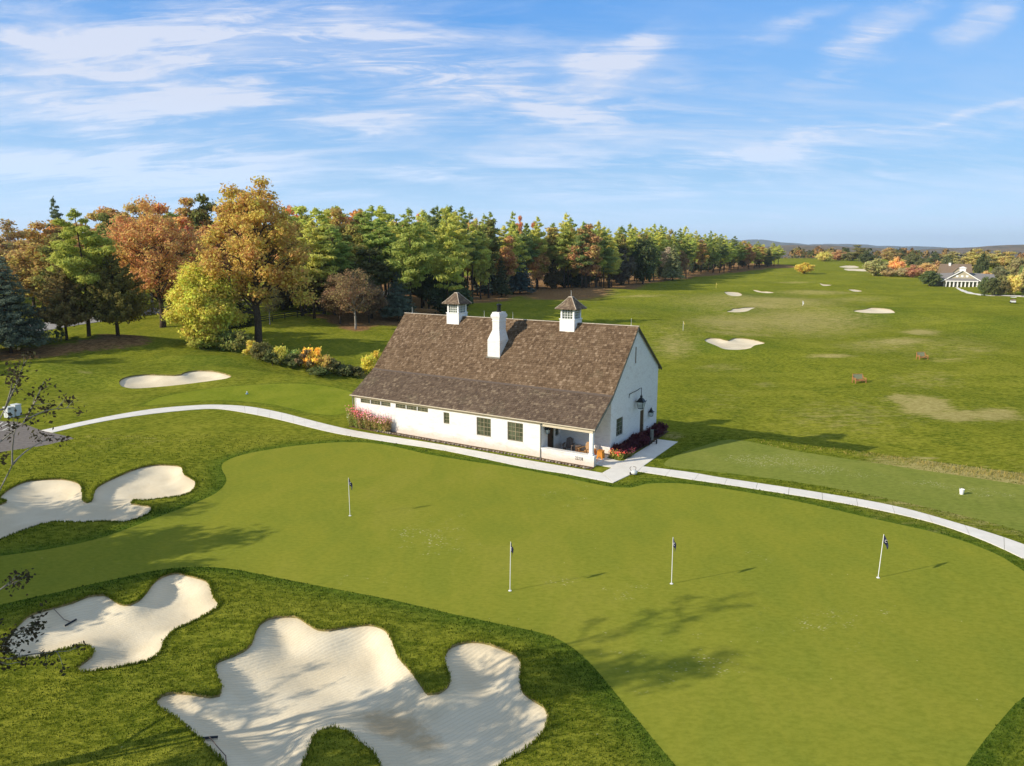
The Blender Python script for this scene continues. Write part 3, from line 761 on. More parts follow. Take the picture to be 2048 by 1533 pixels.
def build_bunker(i, poly, dep, wid, lab, dist):
    step = max(0.24, dist / 160)
    x0, y0 = poly.min(0); x1, y1 = poly.max(0)
    gx, gy = np.meshgrid(np.arange(x0, x1, step), np.arange(y0, y1, step))
    gx = gx.ravel() + RN.uniform(-.2, .2, gx.size) * step; gy = gy.ravel() + RN.uniform(-.2, .2, gy.size) * step
    k = pip(gx, gy, poly); gx, gy = gx[k], gy[k]
    d = pdist(gx, gy, poly, 30)
    k = d > step * 0.45; gx, gy = gx[k], gy[k]
    n = len(poly)
    pts = [Vector((float(a), float(b))) for a, b in poly] + [Vector((float(a), float(b))) for a, b in zip(gx, gy)]
    V2, _, F2, _, _, _ = delaunay_2d_cdt(pts, [(j, (j + 1) % n) for j in range(n)], [], 0, 1e-6)
    V = np.array([(v.x, v.y) for v in V2]); F = np.array([f for f in F2 if len(f) == 3])
    C = V[F].mean(1); F = F[pip(C[:, 0], C[:, 1], poly)]
    used, inv = np.unique(F, return_inverse=True); V = V[used]; F = inv.reshape(-1, 3)
    d = pdist(V[:, 0], V[:, 1], poly, 30)
    lip = LIPH if dist < 60 else 0.30
    lw = wid * (0.85 + 0.3 * np.sin(V[:, 0] * 0.9) * np.sin(V[:, 1] * 0.7))
    drop = 0.10 if dist < 60 else 0.16
    dd = d / lw
    z = hbase(V[:, 0], V[:, 1]) + lip - drop - (dep * 0.56 + lip - drop) * (0.62 * sst(0, 0.8, dd) + 0.38 * sst(0, 2.8, dd))
    z = z + 0.035 * np.sin(V[:, 0] * 2.1 + 1) * np.sin(V[:, 1] * 1.7) * sst(0, 0.6, d)
    damp = soft(V[:, 0], V[:, 1], [(790, 1440, 80, 30, 1.1), (755, 1420, 70, 20, .9), (845, 1465, 55, 28, .95)]) if i == 2 else np.zeros(len(V))
    me = np_mesh('sand_bunker', np.column_stack([V, z]), F, M_SAND, None, True, {'damp': damp})
    o = link('sand_bunker', me)
    tag(o, lab, 'sand bunker', 'sand bunkers of the golf course', 'structure')
    # cut turf edge standing above the sand
    zt = hfull(poly[:, 0], poly[:, 1]); cen = np.roll(poly, -1, 0) - np.roll(poly, 1, 0)
    nr = np.column_stack([-cen[:, 1], cen[:, 0]]); nr /= np.linalg.norm(nr, axis=1)[:, None] + 1e-9
    ar = 0.5 * np.sum(poly[:, 0] * np.roll(poly[:, 1], -1) - np.roll(poly[:, 0], -1) * poly[:, 1])
    if ar < 0: nr = -nr
    inner = poly + nr * 0.03
    vs, fs = [], []
    for j in range(n):
        vs += [(poly[j, 0], poly[j, 1], zt[j] + 0.002), (inner[j, 0], inner[j, 1], zt[j] - 0.03 + 0.02 * R.random()), (poly[j, 0] + nr[j, 0] * .01, poly[j, 1] + nr[j, 1] * .01, zt[j] - drop - 0.06)]
    for j in range(n):
        a, b = 3 * j, 3 * ((j + 1) % n)
        fs += [(a, b, b + 1, a + 1), (a + 1, b + 1, b + 2, a + 2)]
    e = link('turf_edge', np_mesh('turf_edge', vs, fs, M_SOIL, [R.random() for _ in fs]), o)
for i, bw in enumerate(BW): build_bunker(i, *bw)

# ------------------------------------------------------------------ concrete walks
def strip(name, up, lo, mat, panel, lift, label, joint=0.02, kind='structure'):
    """slab between two edges read off the photo, cut in panels"""
    A, B = resample(gpts(up), 0.25, False), resample(gpts(lo), 0.25, False)
    def par(P, n):
        s = np.concatenate([[0], np.cumsum(np.linalg.norm(np.diff(P, axis=0), axis=1))]); t = np.linspace(0, s[-1], n)
        return np.column_stack([np.interp(t, s, P[:, 0]), np.interp(t, s, P[:, 1])]), s[-1]
    _, L = par(A, 2)
    npan = max(1, int(L / panel)); sub = 4
    A, _ = par(A, npan * sub + 1); B, _ = par(B, npan * sub + 1)
    m = MB()
    for p in range(npan):
        r = R.random()
        a, b = A[p * sub:p * sub + sub + 1].copy(), B[p * sub:p * sub + sub + 1].copy()
        d = (a[-1] - a[0]) / (np.linalg.norm(a[-1] - a[0]) + 1e-9) * joint * 0.5
        a[0] += d; b[0] += d; a[-1] -= d; b[-1] -= d
        vs, fs = [], []
        for k in range(sub + 1):
            za, zb = hz(*a[k]), hz(*b[k])
            vs += [(a[k][0], a[k][1], za + lift), (b[k][0], b[k][1], zb + lift), (a[k][0], a[k][1], za - .06), (b[k][0], b[k][1], zb - .06)]
        for k in range(sub):
            i, j = 4 * k, 4 * k + 4
            fs += [(i, i + 1, j + 1, j), (i, j, j + 2, i + 2), (i + 1, i + 3, j + 3, j + 1)]
        fs += [(0, 2, 3, 1), (4 * sub, 4 * sub + 1, 4 * sub + 3, 4 * sub + 2)]
        m.add(vs, fs, r)
    return tag(m.build(name, mat), label, kind=kind)

def slab(name, pts, mat, lift, label, world=False, kind='structure'):
    P = np.array(pts) if world else gpts(pts)
    m = MB(); n = len(P)
    vs = [(p[0], p[1], hz(*p) + lift) for p in P] + [(p[0], p[1], hz(*p) - .06) for p in P]
    m.add(vs, [tuple(range(n))] + [(i, n + i, n + (i + 1) % n, (i + 1) % n) for i in range(n)], 0.55)
    me = m.mesh(name, mat)
    o = link(name, me); return tag(o, label, kind=kind)

UP1 = [(83, 861.5), (146, 848), (244, 828.5), (317, 817.5), (391, 811.4), (440, 810.4), (500, 814.3), (560, 825.5), (620, 841), (680, 855.8), (729, 865.5), (856, 885.7), (961, 904), (1040, 918.6), (1203.5, 946.8)]
LO1 = [(105, 866), (171, 850.6), (244, 837), (317, 827), (390, 820), (439, 818.9), (500, 828), (560, 840.5), (620, 855.5), (680, 869), (785, 886), (891, 902.4), (1040, 933.3), (1140, 950), (1226, 966.7)]
strip('path', UP1, LO1, M_CONC, 1.8, 0.03, 'curving pale concrete walk from the parking lot past the barn front')
UP2 = [(1285.7, 933.5), (1380, 945.4), (1448, 957), (1614, 982), (1780, 1011), (1904, 1044), (2048, 1090), (2250, 1175)]
LO2 = [(1275.5, 943.5), (1366, 957.5), (1449, 969.5), (1531, 982), (1697, 1009), (1842, 1040), (1945, 1073), (2048, 1119), (2230, 1215)]
strip('path', UP2, LO2, M_CONC, 1.8, 0.026, 'pale concrete walk sweeping right between tee and putting green')
slab('path', [(1226.6, 966.4), (1204.5, 946.8), (1224, 936), (1191, 930.2), (1192, 921.5), (1213, 916.5), (1238, 923), (1247.5, 922.7), (1304, 888), (1309, 878.7), (1355.4, 884.6), (1286, 933.6), (1275, 943.2)], M_CONC, 0.034, 'wide concrete pad from the porch to the gable door')
# road behind the trees, parking lines
RU = [(-120, 668), (100, 644), (300, 618), (450, 603.5), (620, 592), (770, 583), (900, 572)]
RL = [(-120, 692), (100, 660), (300, 630), (450, 613), (620, 600), (770, 590), (900, 578)]
strip('road', RU, RL, M_ROAD, 30, 0.05, 'pale road running behind the trees and the black fence', 0.0)
def paint(p0, p1, w):
    a, b = G(*p0), G(*p1); d = (b - a)[:2]; d = d / np.linalg.norm(d); n = np.array([-d[1], d[0]]) * w / 2
    P = [a[:2] + n, a[:2] - n, b[:2] - n, b[:2] + n]
    return [(p[0], p[1], hz(*p) + 0.012) for p in P]
m = MB()
for p0, p1 in (((-18, 862), (6, 844.5)), ((-10, 860), (17, 847)), ((4, 862), (28, 849.5)), ((26, 858), (40, 851.5)), ((2, 862), (27, 858)), ((-40, 866), (2, 862))):
    m.add(paint(p0, p1, 0.12), [(0, 1, 2, 3)])
tag(m.build('road_marking', M_LINE), 'white parking stripes on the asphalt lot', kind='structure')

# ------------------------------------------------------------------ the barn
BARN = empty('barn', (BARN_O[0], BARN_O[1], 0), BARN_RZ)
tag(BARN, 'white painted brick barn with long shake roof, two cupolas and a corner porch', 'barn')

def wall_panel(m, org, du, length, z0, z1, holes, nrm, depth=0.11):
    """vertical wall face with rectangular openings (a0,a1,b0,b1) and their reveals; org (x,y), du direction, nrm outward"""
    xs = sorted(set([0.0, length] + [h[0] for h in holes] + [h[1] for h in holes]))
    zs = sorted(set([z0, z1] + [h[2] for h in holes] + [h[3] for h in holes]))
    P = lambda a, z, d=0.0: (org[0] + du[0] * a - nrm[0] * d, org[1] + du[1] * a - nrm[1] * d, z)
    for i in range(len(xs) - 1):
        for j in range(len(zs) - 1):
            ca, cz = (xs[i] + xs[i + 1]) / 2, (zs[j] + zs[j + 1]) / 2
            if any(h[0] < ca < h[1] and h[2] < cz < h[3] for h in holes): continue
            m.add([P(xs[i], zs[j]), P(xs[i + 1], zs[j]), P(xs[i + 1], zs[j + 1]), P(xs[i], zs[j + 1])], [(0, 1, 2, 3)])
    for (a0, a1, b0, b1) in holes:
        c = [(a0, b0), (a1, b0), (a1, b1), (a0, b1)]
        for k in range(4):
            p, q = c[k], c[(k + 1) % 4]
            m.add([P(*p), P(*q), P(q[0], q[1], depth), P(p[0], p[1], depth)], [(0, 1, 2, 3)])

def local_box(org, du, nrm):
    """box in wall coordinates: along a0..a1, up z0..z1, out d0..d1"""
    def f(m, a0, a1, z0, z1, d0, d1, rnd=0.5):
        P = lambda a, d, z: (org[0] + du[0] * a + nrm[0] * d, org[1] + du[1] * a + nrm[1] * d, z)
        m.hexa([P(a0, d1, z0), P(a1, d1, z0), P(a1, d0, z0), P(a0, d0, z0), P(a0, d1, z1), P(a1, d1, z1), P(a1, d0, z1), P(a0, d0, z1)], rnd)
    return f

def window(org, du, nrm, a0, a1, z0, z1, cols, rows, leaves=1, frame=None, glass=None, depth=0.10, fw=0.055, mw=0.028, sill=True, parent=None, meet=False):
    """framed window set back in its opening: frame, muntins, glass, sill"""
    B = local_box(org, du, nrm)
    parent = parent or BARN; frame = frame or M_OLIVE; glass = glass or M_GLASS
    m = MB(); f0, f1 = -depth + 0.004, -depth + 0.055
    B(m, a0 + .002, a1 - .002, z0 + .002, z0 + fw, f0, f1); B(m, a0 + .002, a1 - .002, z1 - fw, z1 - .002, f0, f1)
    B(m, a0 + .002, a0 + fw, z0 + fw, z1 - fw, f0, f1); B(m, a1 - fw, a1 - .002, z0 + fw, z1 - fw, f0, f1)
    w = (a1 - a0 - 2 * fw) / leaves
    for k in range(leaves):
        l0, l1 = a0 + fw + w * k, a0 + fw + w * (k + 1)
        if k: B(m, l0 - 0.03, l0 + 0.03, z0 + fw, z1 - fw, f0, f1 - .003)
        for c in range(1, cols):
            x = l0 + (l1 - l0) * c / cols; B(m, x - mw / 2, x + mw / 2, z0 + fw, z1 - fw, f0, f1 - .015)
        for r in range(1, rows):
            zz = z0 + fw + (z1 - z0 - 2 * fw) * r / rows
            hw = 0.022 if (meet and r * 2 == rows) else mw / 2
            B(m, l0 + .001, l1 - .001, zz - hw, zz + hw, f0, f1 - .018 + (0.014 if hw > mw / 2 else 0))
    fr = m.build('window', frame, parent)
    g = MB(); B(g, a0 + .02, a1 - .02, z0 + .02, z1 - .02, -depth - 0.03, f0 + 0.012); g.build('glass', glass, fr)
    if sill:
        s = MB(); B(s, a0 - .05, a1 + .05, z0 - .07, z0 - .003, -depth + .06, 0.035); s.build('sill', M_BRICK, fr)
    return fr

# wall openings along the front (u from the left end), side and gable
FO, FU, FN = (-22.5, 0.0), (1, 0), (0, -1)
CLER = [(0.71, 1.80), (1.86, 2.96), (3.02, 4.07), (4.62, 5.71), (5.77, 6.87), (6.93, 8.01)]
FH = [(a, b, 2.09, 2.44) for a, b in CLER] + [(9.56, 10.13, 1.42, 2.32), (12.72, 14.03, 0.92, 2.33), (15.51, 16.86, 0.92, 2.33)]
m = MB()
wall_panel(m, FO, FU, 18.4, 0, 2.62, FH, FN)
GO, GU, GN = (0.0, 2.85), (0, 1), (1, 0)
GH = [(1.02, 2.22, 1.25, 2.60), (5.52, 6.36, 0.06, 2.42)]
wall_panel(m, GO, GU, 9.10, 0, 4.40, GH, GN)
m.prism([(2.85, 4.40), (11.95, 4.40), (11.95, 5.62), (7.2, 8.92)], 0, -0.25, 0.0)
m.prism([(0.0, 0), (11.95, 0), (11.95, 5.62), (7.2, 8.92), (2.85, 4.4), (0, 2.62)], 0, -22.5, -22.25)
m.add([(-22.5, 11.95, 0), (0, 11.95, 0), (0, 11.95, 5.6), (-22.5, 11.95, 5.6)], [(0, 3, 2, 1)])
# porch recess: side wall and back wall
PO, PU, PN = (-4.1, 0.0), (0, 1), (1, 0)
wall_panel(m, PO, PU, 2.85, 0, 2.44, [(0.92, 1.86, 0.14, 2.30), (2.1, 2.62, 1.15, 1.98)], PN)
m.prism([(0.0, 2.44), (2.85, 2.44), (2.85, 4.30), (0.0, 2.46)], 0, -4.3, -4.1)
wall_panel(m, (-4.1, 2.85), (1, 0), 4.1, 0, 4.42, [], (0, -1))
m.build('wall', M_BRICK, BARN)
m = MB()
m.box(-4.1, 0.12, -0.05, 0.30, 0, 0.70); m.box(-4.1, 0.16, -0.09, 0.34, 0.70, 0.78)
m.build('knee_wall', M_BRICK, BARN)
m = MB(); m.box(-4.08, 0.0, 0.0, 2.84, -0.05, 0.12); m.build('porch_floor', M_CONC, BARN)
m = MB(); m.box(-0.30, -0.05, 0.02, 0.27, 0.782, 2.36); m.box(-0.33, -0.02, -0.01, 0.30, 0.785, 0.90); m.build('porch_post', M_WHITE, BARN)
m = MB(); m.box(-4.09, -0.02, -0.02, 0.28, 2.36, 2.56); m.build('porch_beam', M_CREAM, BARN)
m = MB(); m.hexa([(-4.09, 0.29, 2.50), (-.02, .29, 2.50), (-.02, 2.84, 4.12), (-4.09, 2.84, 4.12), (-4.09, .29, 2.54), (-.02, .29, 2.54), (-.02, 2.84, 4.16), (-4.09, 2.84, 4.16)]); m.build('porch_ceiling', M_CEIL, BARN)
# windows
for a, b in CLER: window(FO, FU, FN, a, b, 2.09, 2.44, 3, 2, 1, M_OLIVE, M_GLASS, sill=False, fw=.045)
window(FO, FU, FN, 9.56, 10.13, 1.42, 2.32, 2, 3, 1, M_OLIVE)
for a, b in ((12.72, 14.03), (15.51, 16.86)): window(FO, FU, FN, a, b, 0.92, 2.33, 2, 4, 2, M_OLIVE, meet=True)
window(GO, GU, GN, 1.02, 2.22, 1.25, 2.60, 3, 4, 1, M_TAUPE)
window(PO, PU, PN, 2.1, 2.62, 1.15, 1.98, 2, 3, 1, M_TAUPE)
# doors
def door(org, du, nrm, a0, a1, z0, z1, mat, frame):
    B = local_box(org, du, nrm)
    f = MB(); B(f, a0 + .002, a0 + .07, z0, z1 - .07, -.10, -.02); B(f, a1 - .07, a1 - .002, z0, z1 - .07, -.10, -.02); B(f, a0 + .002, a1 - .002, z1 - .07, z1 - .002, -.10, -.02)
    d = MB(); B(d, a0 + .07, a1 - .07, z0, z1 - .07, -.10, -.055)
    n = 5
    for k in range(n):
        x0 = a0 + .075 + (a1 - a0 - .15) * k / n; B(d, x0 + .004, x0 + (a1 - a0 - .15) / n - .004, z0 + .02, z1 - .09, -.055, -.047, R.random())
    do = d.build('door', mat, BARN); f.build('door_frame', frame, do)
    h = MB(); B(h, a1 - .17, a1 - .13, z0 + .95, z0 + 1.1, -.046, -.01); h.build('door_handle', M_BLACK, do)
    return do
door(GO, GU, GN, 5.52, 6.36, 0.06, 2.42, M_DARKWOOD, M_CREAM)
door(PO, PU, PN, 0.92, 1.86, 0.14, 2.30, M_DARKWOOD, M_OLIVE)
B = local_box(GO, GU, GN)
m = MB(); B(m, 4.19, 4.30, 6.33, 7.58, 0.003, 0.03); 
for k in range(12): B(m, 4.20, 4.29, 6.37 + k * .1, 6.42 + k * .1, 0.031, 0.045)
v_ = m.build('gable_vent', M_TEAK2, BARN)
m = MB(); B(m, 4.14, 4.35, 6.24, 6.32, 0.003, 0.05); m.build('sill', M_BRICK, v_)
for a in (4.42, 8.72):
    m = MB(); B(m, a - .07, a + .07, .60, .72, 0.003, 0.07); B(m, a - .04, a + .04, .63, .69, .071, .09); m.build('wall_outlet', M_BLACK, BARN)

# roof: real split shakes, course by course
def shakes(m, u0, u1, prof, expo, thick=0.032, wmin=.10, wmax=.27):
    (v0, z0), (v1, z1) = prof
    L = math.hypot(v1 - v0, z1 - z0); dv, dz = (v1 - v0) / L, (z1 - z0) / L; nv, nz = -dz, dv
    if nz < 0: nv, nz = -nv, -nz
    n = int(round(L / expo)); expo = L / n
    for i in range(n):
        s = i * expo; u = u0 - R.random() * .02
        rowc = R.uniform(-.05, .05)
        while u < u1 - 0.02:
            w = min(R.uniform(wmin, wmax), u1 - u)
            s0 = s + R.uniform(-.018, .018); s1 = min(s + expo * 1.12, L)
            t0 = thick * R.uniform(.7, 1.5); t1 = 0.004
            P = lambda uu, ss, t: (uu, v0 + dv * ss + nv * t, z0 + dz * ss + nz * t)
            g = 0.006
            vs = [P(u + g, s0, 0), P(u + w - g, s0, 0), P(u + w - g, s1, 0), P(u + g, s1, 0), P(u + g, s0, t0), P(u + w - g, s0, t0), P(u + w - g, s1, t1), P(u + g, s1, t1)]
            m.add(vs, [(4, 5, 6, 7), (0, 1, 5, 4), (1, 2, 6, 5), (3, 0, 4, 7)], min(1, max(0, R.betavariate(1.7, 1.9) + rowc)))
            u += w
EAVE, BRK, RDG, REAR = (-0.02, 2.66), (2.78, 4.50), (7.24, 9.10), (12.45, 5.28)
m = MB(); shakes(m, -22.86, 0.14, (BRK, RDG), .205); UPROOF = m.build('roof', M_SHAKE, BARN)
m = MB(); shakes(m, -22.86, 0.14, (EAVE, BRK), .20); m.build('porch_roof', M_SHAKE2, BARN)
m = MB(); shakes(m, -22.86, 0.14, (REAR, RDG), .45, wmin=.3, wmax=.6); m.build('rear_roof', M_SHAKE, BARN)
m = MB()
prof = [EAVE, BRK, RDG, REAR]
t = 0.12
low = [(EAVE[0], EAVE[1] - t), (BRK[0], BRK[1] - t), (RDG[0], RDG[1] - t * 1.4), (REAR[0], REAR[1] - t)]
for i in range(3):
    a, b, c, d = prof[i], prof[i + 1], low[i + 1], low[i]
    e = 0.004
    m.hexa([(-22.84, a[0], d[1]), (0.12, a[0], d[1]), (0.12, b[0], c[1]), (-22.84, b[0], c[1]), (-22.84, a[0], a[1] - e), (0.12, a[0], a[1] - e), (0.12, b[0], b[1] - e), (-22.84, b[0], b[1] - e)], .3)
m.build('roof_deck', M_TAUPE, BARN)
m = MB(); m.box(-22.88, 0.16, RDG[0] - .11, RDG[0] + .11, RDG[1] + .015, RDG[1] + .06); m.build('ridge_board', M_RIDGE, BARN)
m = MB(); m.hexa([(-22.86, BRK[0] - .10, BRK[1] - .045), (.14, BRK[0] - .10, BRK[1] - .045), (.14, BRK[0] + .05, BRK[1] + .06), (-22.86, BRK[0] + .05, BRK[1] + .06), (-22.86, BRK[0] - .11, BRK[1] - .02), (.14, BRK[0] - .11, BRK[1] - .02), (.14, BRK[0] + .03, BRK[1] + .085), (-22.86, BRK[0] + .03, BRK[1] + .085)]); m.build('roof_flashing', plain('flashing_metal', (.105, .078, .060), .7), BARN)
# rake boards on the gable end
for (a, b, nm) in ((BRK, RDG, 'rake_board'), (RDG, REAR, 'rake_board'), (EAVE, BRK, 'rake_board')):
    m = MB(); q = 0.14; m.hexa([(.123, a[0], a[1] - q - .09), (.15, a[0], a[1] - q - .09), (.15, b[0], b[1] - q - .09), (.123, b[0], b[1] - q - .09), (.123, a[0], a[1] - .01), (.15, a[0], a[1] - .01), (.15, b[0], b[1] - .01), (.123, b[0], b[1] - .01)]); m.build(nm, M_TAUPE if b != REAR else M_BLACK, BARN)
# eave: fascia, half-round gutter, downspouts
m = MB(); m.box(-22.7, -4.1, -.045, -.003, 2.46, 2.60); m.build('fascia', M_OLIVE, BARN)
m = MB()
seg = []
for k in range(7):
    a = math.pi + math.pi * k / 6; seg.append((-.12 + .075 * math.cos(a), 2.66 + .075 * math.sin(a)))
inn = [(-.12 + .063 * math.cos(math.pi + math.pi * k / 6), 2.66 + .063 * math.sin(math.pi + math.pi * k / 6)) for k in range(7)]
m.prism(seg + inn[::-1], 0, -22.9, 0.16); m.tube([(-22.9, -.197, 2.664), (.16, -.197, 2.664)], .014, 6)
m.build('gutter', M_CREAM, BARN)
for u in (-22.62, -4.12):
    m = MB(); m.tube([(u, -.12, 2.60), (u, -.12, 2.50), (u, -.075, 2.38), (u, -.07, .12), (u, -.16, .04)], .042, 8)
    for z in (.5, 1.4, 2.2): m.tube([(u, -.07, z), (u, -.07, z + .04)], .052, 8)
    m.build('downspout', M_TAUPE, BARN)
# lightning rods
for u in (-22.0, -14.0, -11.1, -0.5):
    m = MB(); m.tube([(u, RDG[0], RDG[1] + .05), (u, RDG[0], RDG[1] + .62)], [.012, .006], 5); m.lathe([(.03, 0), (.03, .04)], (u, RDG[0], RDG[1] + .055), 6); m.build('lightning_rod', M_WHITE, BARN)

def cupola(u, rod):
    v, h = RDG[0], 0.60
    m = MB(); m.box(u - h - .05, u + h + .05, v - h - .05, v + h + .05, 8.2, 9.42)
    for sx in (-1, 1):
        for sy in (-1, 1): m.box(u + sx * (h - .07) - .07, u + sx * (h - .07) + .07, v + sy * (h - .07) - .07, v + sy * (h - .07) + .07, 9.42, 10.20)
    m.box(u - h - .03, u + h + .03, v - h - .03, v + h + .03, 10.20, 10.30); m.box(u - h - .09, u + h + .09, v - h - .09, v + h + .09, 9.40, 9.46)
    c = m.build('cupola', M_WHITE, BARN)
    for (o_, d_, n_) in (((u - h + .14, v - h + .02), (1, 0), (0, -1)), ((u + h - .02, v - h + .14), (0, 1), (1, 0)), ((u - h + .14, v + h - .02), (1, 0), (0, 1)), ((u - h + .02, v - h + .14), (0, 1), (-1, 0))):
        Bx = local_box(o_, d_, n_); w = MB(); L = 2 * h - .28
        for k in range(5): x = L * k / 4; Bx(w, x - .014 + (.014 if k == 0 else 0), x + .014 - (.014 if k == 4 else 0), 9.462, 10.198, -.04, -.01)
        for k in range(1, 4): zz = 9.46 + .74 * k / 4; Bx(w, .001, L - .001, zz - .013, zz + .013, -.038, -.014)
        wo = w.build('window', M_WHITE, c)
        g_ = MB(); Bx(g_, 0.0, L, 9.462, 10.198, -.055, -.046)
    g2 = MB(); g2.box(u - h + .09, u + h - .09, v - h + .09, v + h - .09, 9.465, 10.195); g2.build('glass', M_CGLASS, c)
    # flared shake roof
    r = MB(); e0, e1, zt = h + .34, 0.13, 11.12
    pr = [(e0, 10.22), (e0 * .62, 10.58), (e1, zt)]
    for q in range(4):
        ca, sa = math.cos(q * math.pi / 2), math.sin(q * math.pi / 2)
        for (a, za), (b, zb) in zip(pr[:-1], pr[1:]):
            rows = 4
            for i in range(rows):
                t0, t1 = i / rows, (i + 1) / rows
                ra, rb = a + (b - a) * t0, a + (b - a) * t1; ya, yb = za + (zb - za) * t0, za + (zb - za) * t1
                ncol = max(2, int(ra * 2 / .14))
                for k in range(ncol):
                    f0, f1 = -1 + 2 * k / ncol, -1 + 2 * (k + 1) / ncol
                    P = lambda x, y, z: (u + x * ca - y * sa, v + x * sa + y * ca, z)
                    r.add([P(f0 * ra, -ra - .012, ya + .02), P(f1 * ra, -ra - .012, ya + .02), P(f1 * rb, -rb, yb + .004), P(f0 * rb, -rb, yb + .004), P(f0 * ra, -ra - .012, ya - .01), P(f1 * ra, -ra - .012, ya - .01)], [(0, 1, 2, 3), (4, 5, 1, 0)], min(1, R.betavariate(2, 1.7) + .08))
    r.frustum(u, v, 10.19, 10.215, e0 - .02, e0 - .02, e0 - .02, e0 - .02)
    ro = r.build('cupola_roof', M_SHAKE2, c)
    hp = MB()
    for sx in (-1, 1):
        for sy in (-1, 1): hp.tube([(u + sx * e0, v + sy * e0, 10.25), (u + sx * e0 * .62, v + sy * e0 * .62, 10.61), (u + sx * e1, v + sy * e1, zt + .02)], .03, 5)
    hp.frustum(u, v, zt, zt + .06, .17, .17, .15, .15); hp.build('hip_cap', M_RIDGE, c)
    if rod:
        q = MB(); q.tube([(u, v, zt + .06), (u, v, zt + .55)], [.014, .007], 5); q.build('lightning_rod', M_WHITE, c)
cupola(-16.9, False); cupola(-5.65, True)

# chimney with sloped shoulders
cu, cv0, cv1 = -11.18, 4.45, 5.75
m = MB()
m.hexa([(cu - .59, cv0, 5.9), (cu + .59, cv0, 5.9), (cu + .59, cv1, 5.9), (cu - .59, cv1, 5.9), (cu - .59, cv0, 7.62), (cu + .59, cv0, 7.62), (cu + .59, cv1, 7.62), (cu - .59, cv1, 7.62)])
m.hexa([(cu - .59, cv0, 7.62), (cu + .59, cv0, 7.62), (cu + .59, cv1, 7.62), (cu - .59, cv1, 7.62), (cu - .33, 4.78, 8.42), (cu + .33, 4.78, 8.42), (cu + .33, cv1, 8.42), (cu - .33, cv1, 8.42)])
m.box(cu - .33, cu + .33, 4.78, cv1, 8.42, 9.30)
m.box(cu - .36, cu + .36, 4.75, cv1 + .03, 9.12, 9.20)
for k, (g_, a, b) in enumerate(((.03, 9.30, 9.38), (.06, 9.38, 9.46), (.10, 9.46, 9.64), (.06, 9.64, 9.74), (.01, 9.74, 9.86))): m.box(cu - .33 - g_, cu + .33 + g_, 4.78 - g_, cv1 + g_, a, b)
CH = m.build('chimney', M_BRICK, BARN)
m = MB(); m.lathe([(.20, 0), (.20, .10), (.15, .12), (.15, .50), (.21, .52), (.21, .60), (.05, .66)], (cu, 5.26, 9.86), 12); m.tube([(cu, 5.26, 10.5), (cu, 5.26, 10.95)], .012, 5); m.build('flue', M_BLACK, CH)
m = MB(); m.box(cu - .66, cu + .66, cv0 - .10, cv0 - .004, 6.16, 6.27); m.build('flashing', M_TAUPE, CH)

def lantern(c, nrm, s, hang, name='lantern'):
    """four-sided tapered lantern; c bottom centre in barn coordinates"""
    x, y, z = c
    m = MB()
    w0, w1, h = .19 * s, .30 * s, .62 * s
    cs = [(-1, -1), (1, -1), (1, 1), (-1, 1)]
    for a, b in cs: m.tube([(x + a * w0, y + b * w0, z), (x + a * w1, y + b * w1, z + h)], .018 * s, 5)
    for k in range(4):
        a, b = cs[k], cs[(k + 1) % 4]
        m.tube([(x + a[0] * w0, y + a[1] * w0, z), (x + b[0] * w0, y + b[1] * w0, z)], .022 * s, 5); m.tube([(x + a[0] * w1, y + a[1] * w1, z + h), (x + b[0] * w1, y + b[1] * w1, z + h)], .03 * s, 5)
    m.frustum(x, y, z + h, z + h + .36 * s, w1 * 1.14, w1 * 1.14, w1 * .36, w1 * .36)
    m.lathe([(.10 * s, 0), (.10 * s, .10 * s), (.14 * s, .12 * s), (.05 * s, .22 * s), (.03 * s, .34 * s)], (x, y, z + h + .36 * s), 8)
    for a, b in cs: m.tube([(x + a * w1 * 1.1, y + b * w1 * 1.1, z + h), (x + a * w1 * 1.22, y + b * w1 * 1.22, z + h + .13 * s)], [.03 * s, .01], 5)
    m.frustum(x, y, z - .06 * s, z, w0 * .4, w0 * .4, w0, w0)
    if hang: m.tube(hang, .028, 6)
    lo = m.build(name, M_BLACK, BARN)
    g_ = MB(); g_.frustum(x, y, z + .02 * s, z + h - .03 * s, w0 * .88, w0 * .88, w1 * .9, w1 * .9); g_.build('lantern_glass', M_LGLASS, lo)
    return lo
lantern((.46, 7.35, 2.82), None, .86, [(.0, 6.05, 3.80), (.03, 6.05, 4.10), (.16, 6.35, 4.20), (.30, 6.8, 4.28), (.42, 7.15, 4.42), (.46, 7.35, 4.44), (.46, 7.35, 3.84)])
lantern((.20, 10.22, 1.62), None, .55, [(.0, 10.22, 1.9), (.18, 10.22, 2.3), (.20, 10.22, 2.22)])
lantern((-3.86, .52, 1.72), None, .5, [(-4.1, .52, 2.05), (-3.88, .52, 2.4), (-3.86, .52, 2.2)])

# house number on the knee wall
def number(txt, loc):
    cu_ = bpy.data.curves.new('house_number', 'FONT'); cu_.body = txt; cu_.size = .34; cu_.extrude = .008; cu_.offset = -.004; cu_.space_character = 1.08; cu_.align_x = 'CENTER'; cu_.align_y = 'CENTER'
    o = bpy.data.objects.new('house_number', cu_); COL.objects.link(o)
    dg = bpy.context.evaluated_depsgraph_get()
    me = bpy.data.meshes.new_from_object(o.evaluated_get(dg)); bpy.data.objects.remove(o)
    me.materials.clear(); me.materials.append(M_BLACK)
    o = link('house_number', me, BARN, loc); o.scale = (.68, 1, 1); o.rotation_euler = (math.pi / 2, 0, 0)
number('22238', (-1.02, -0.065, 0.44))

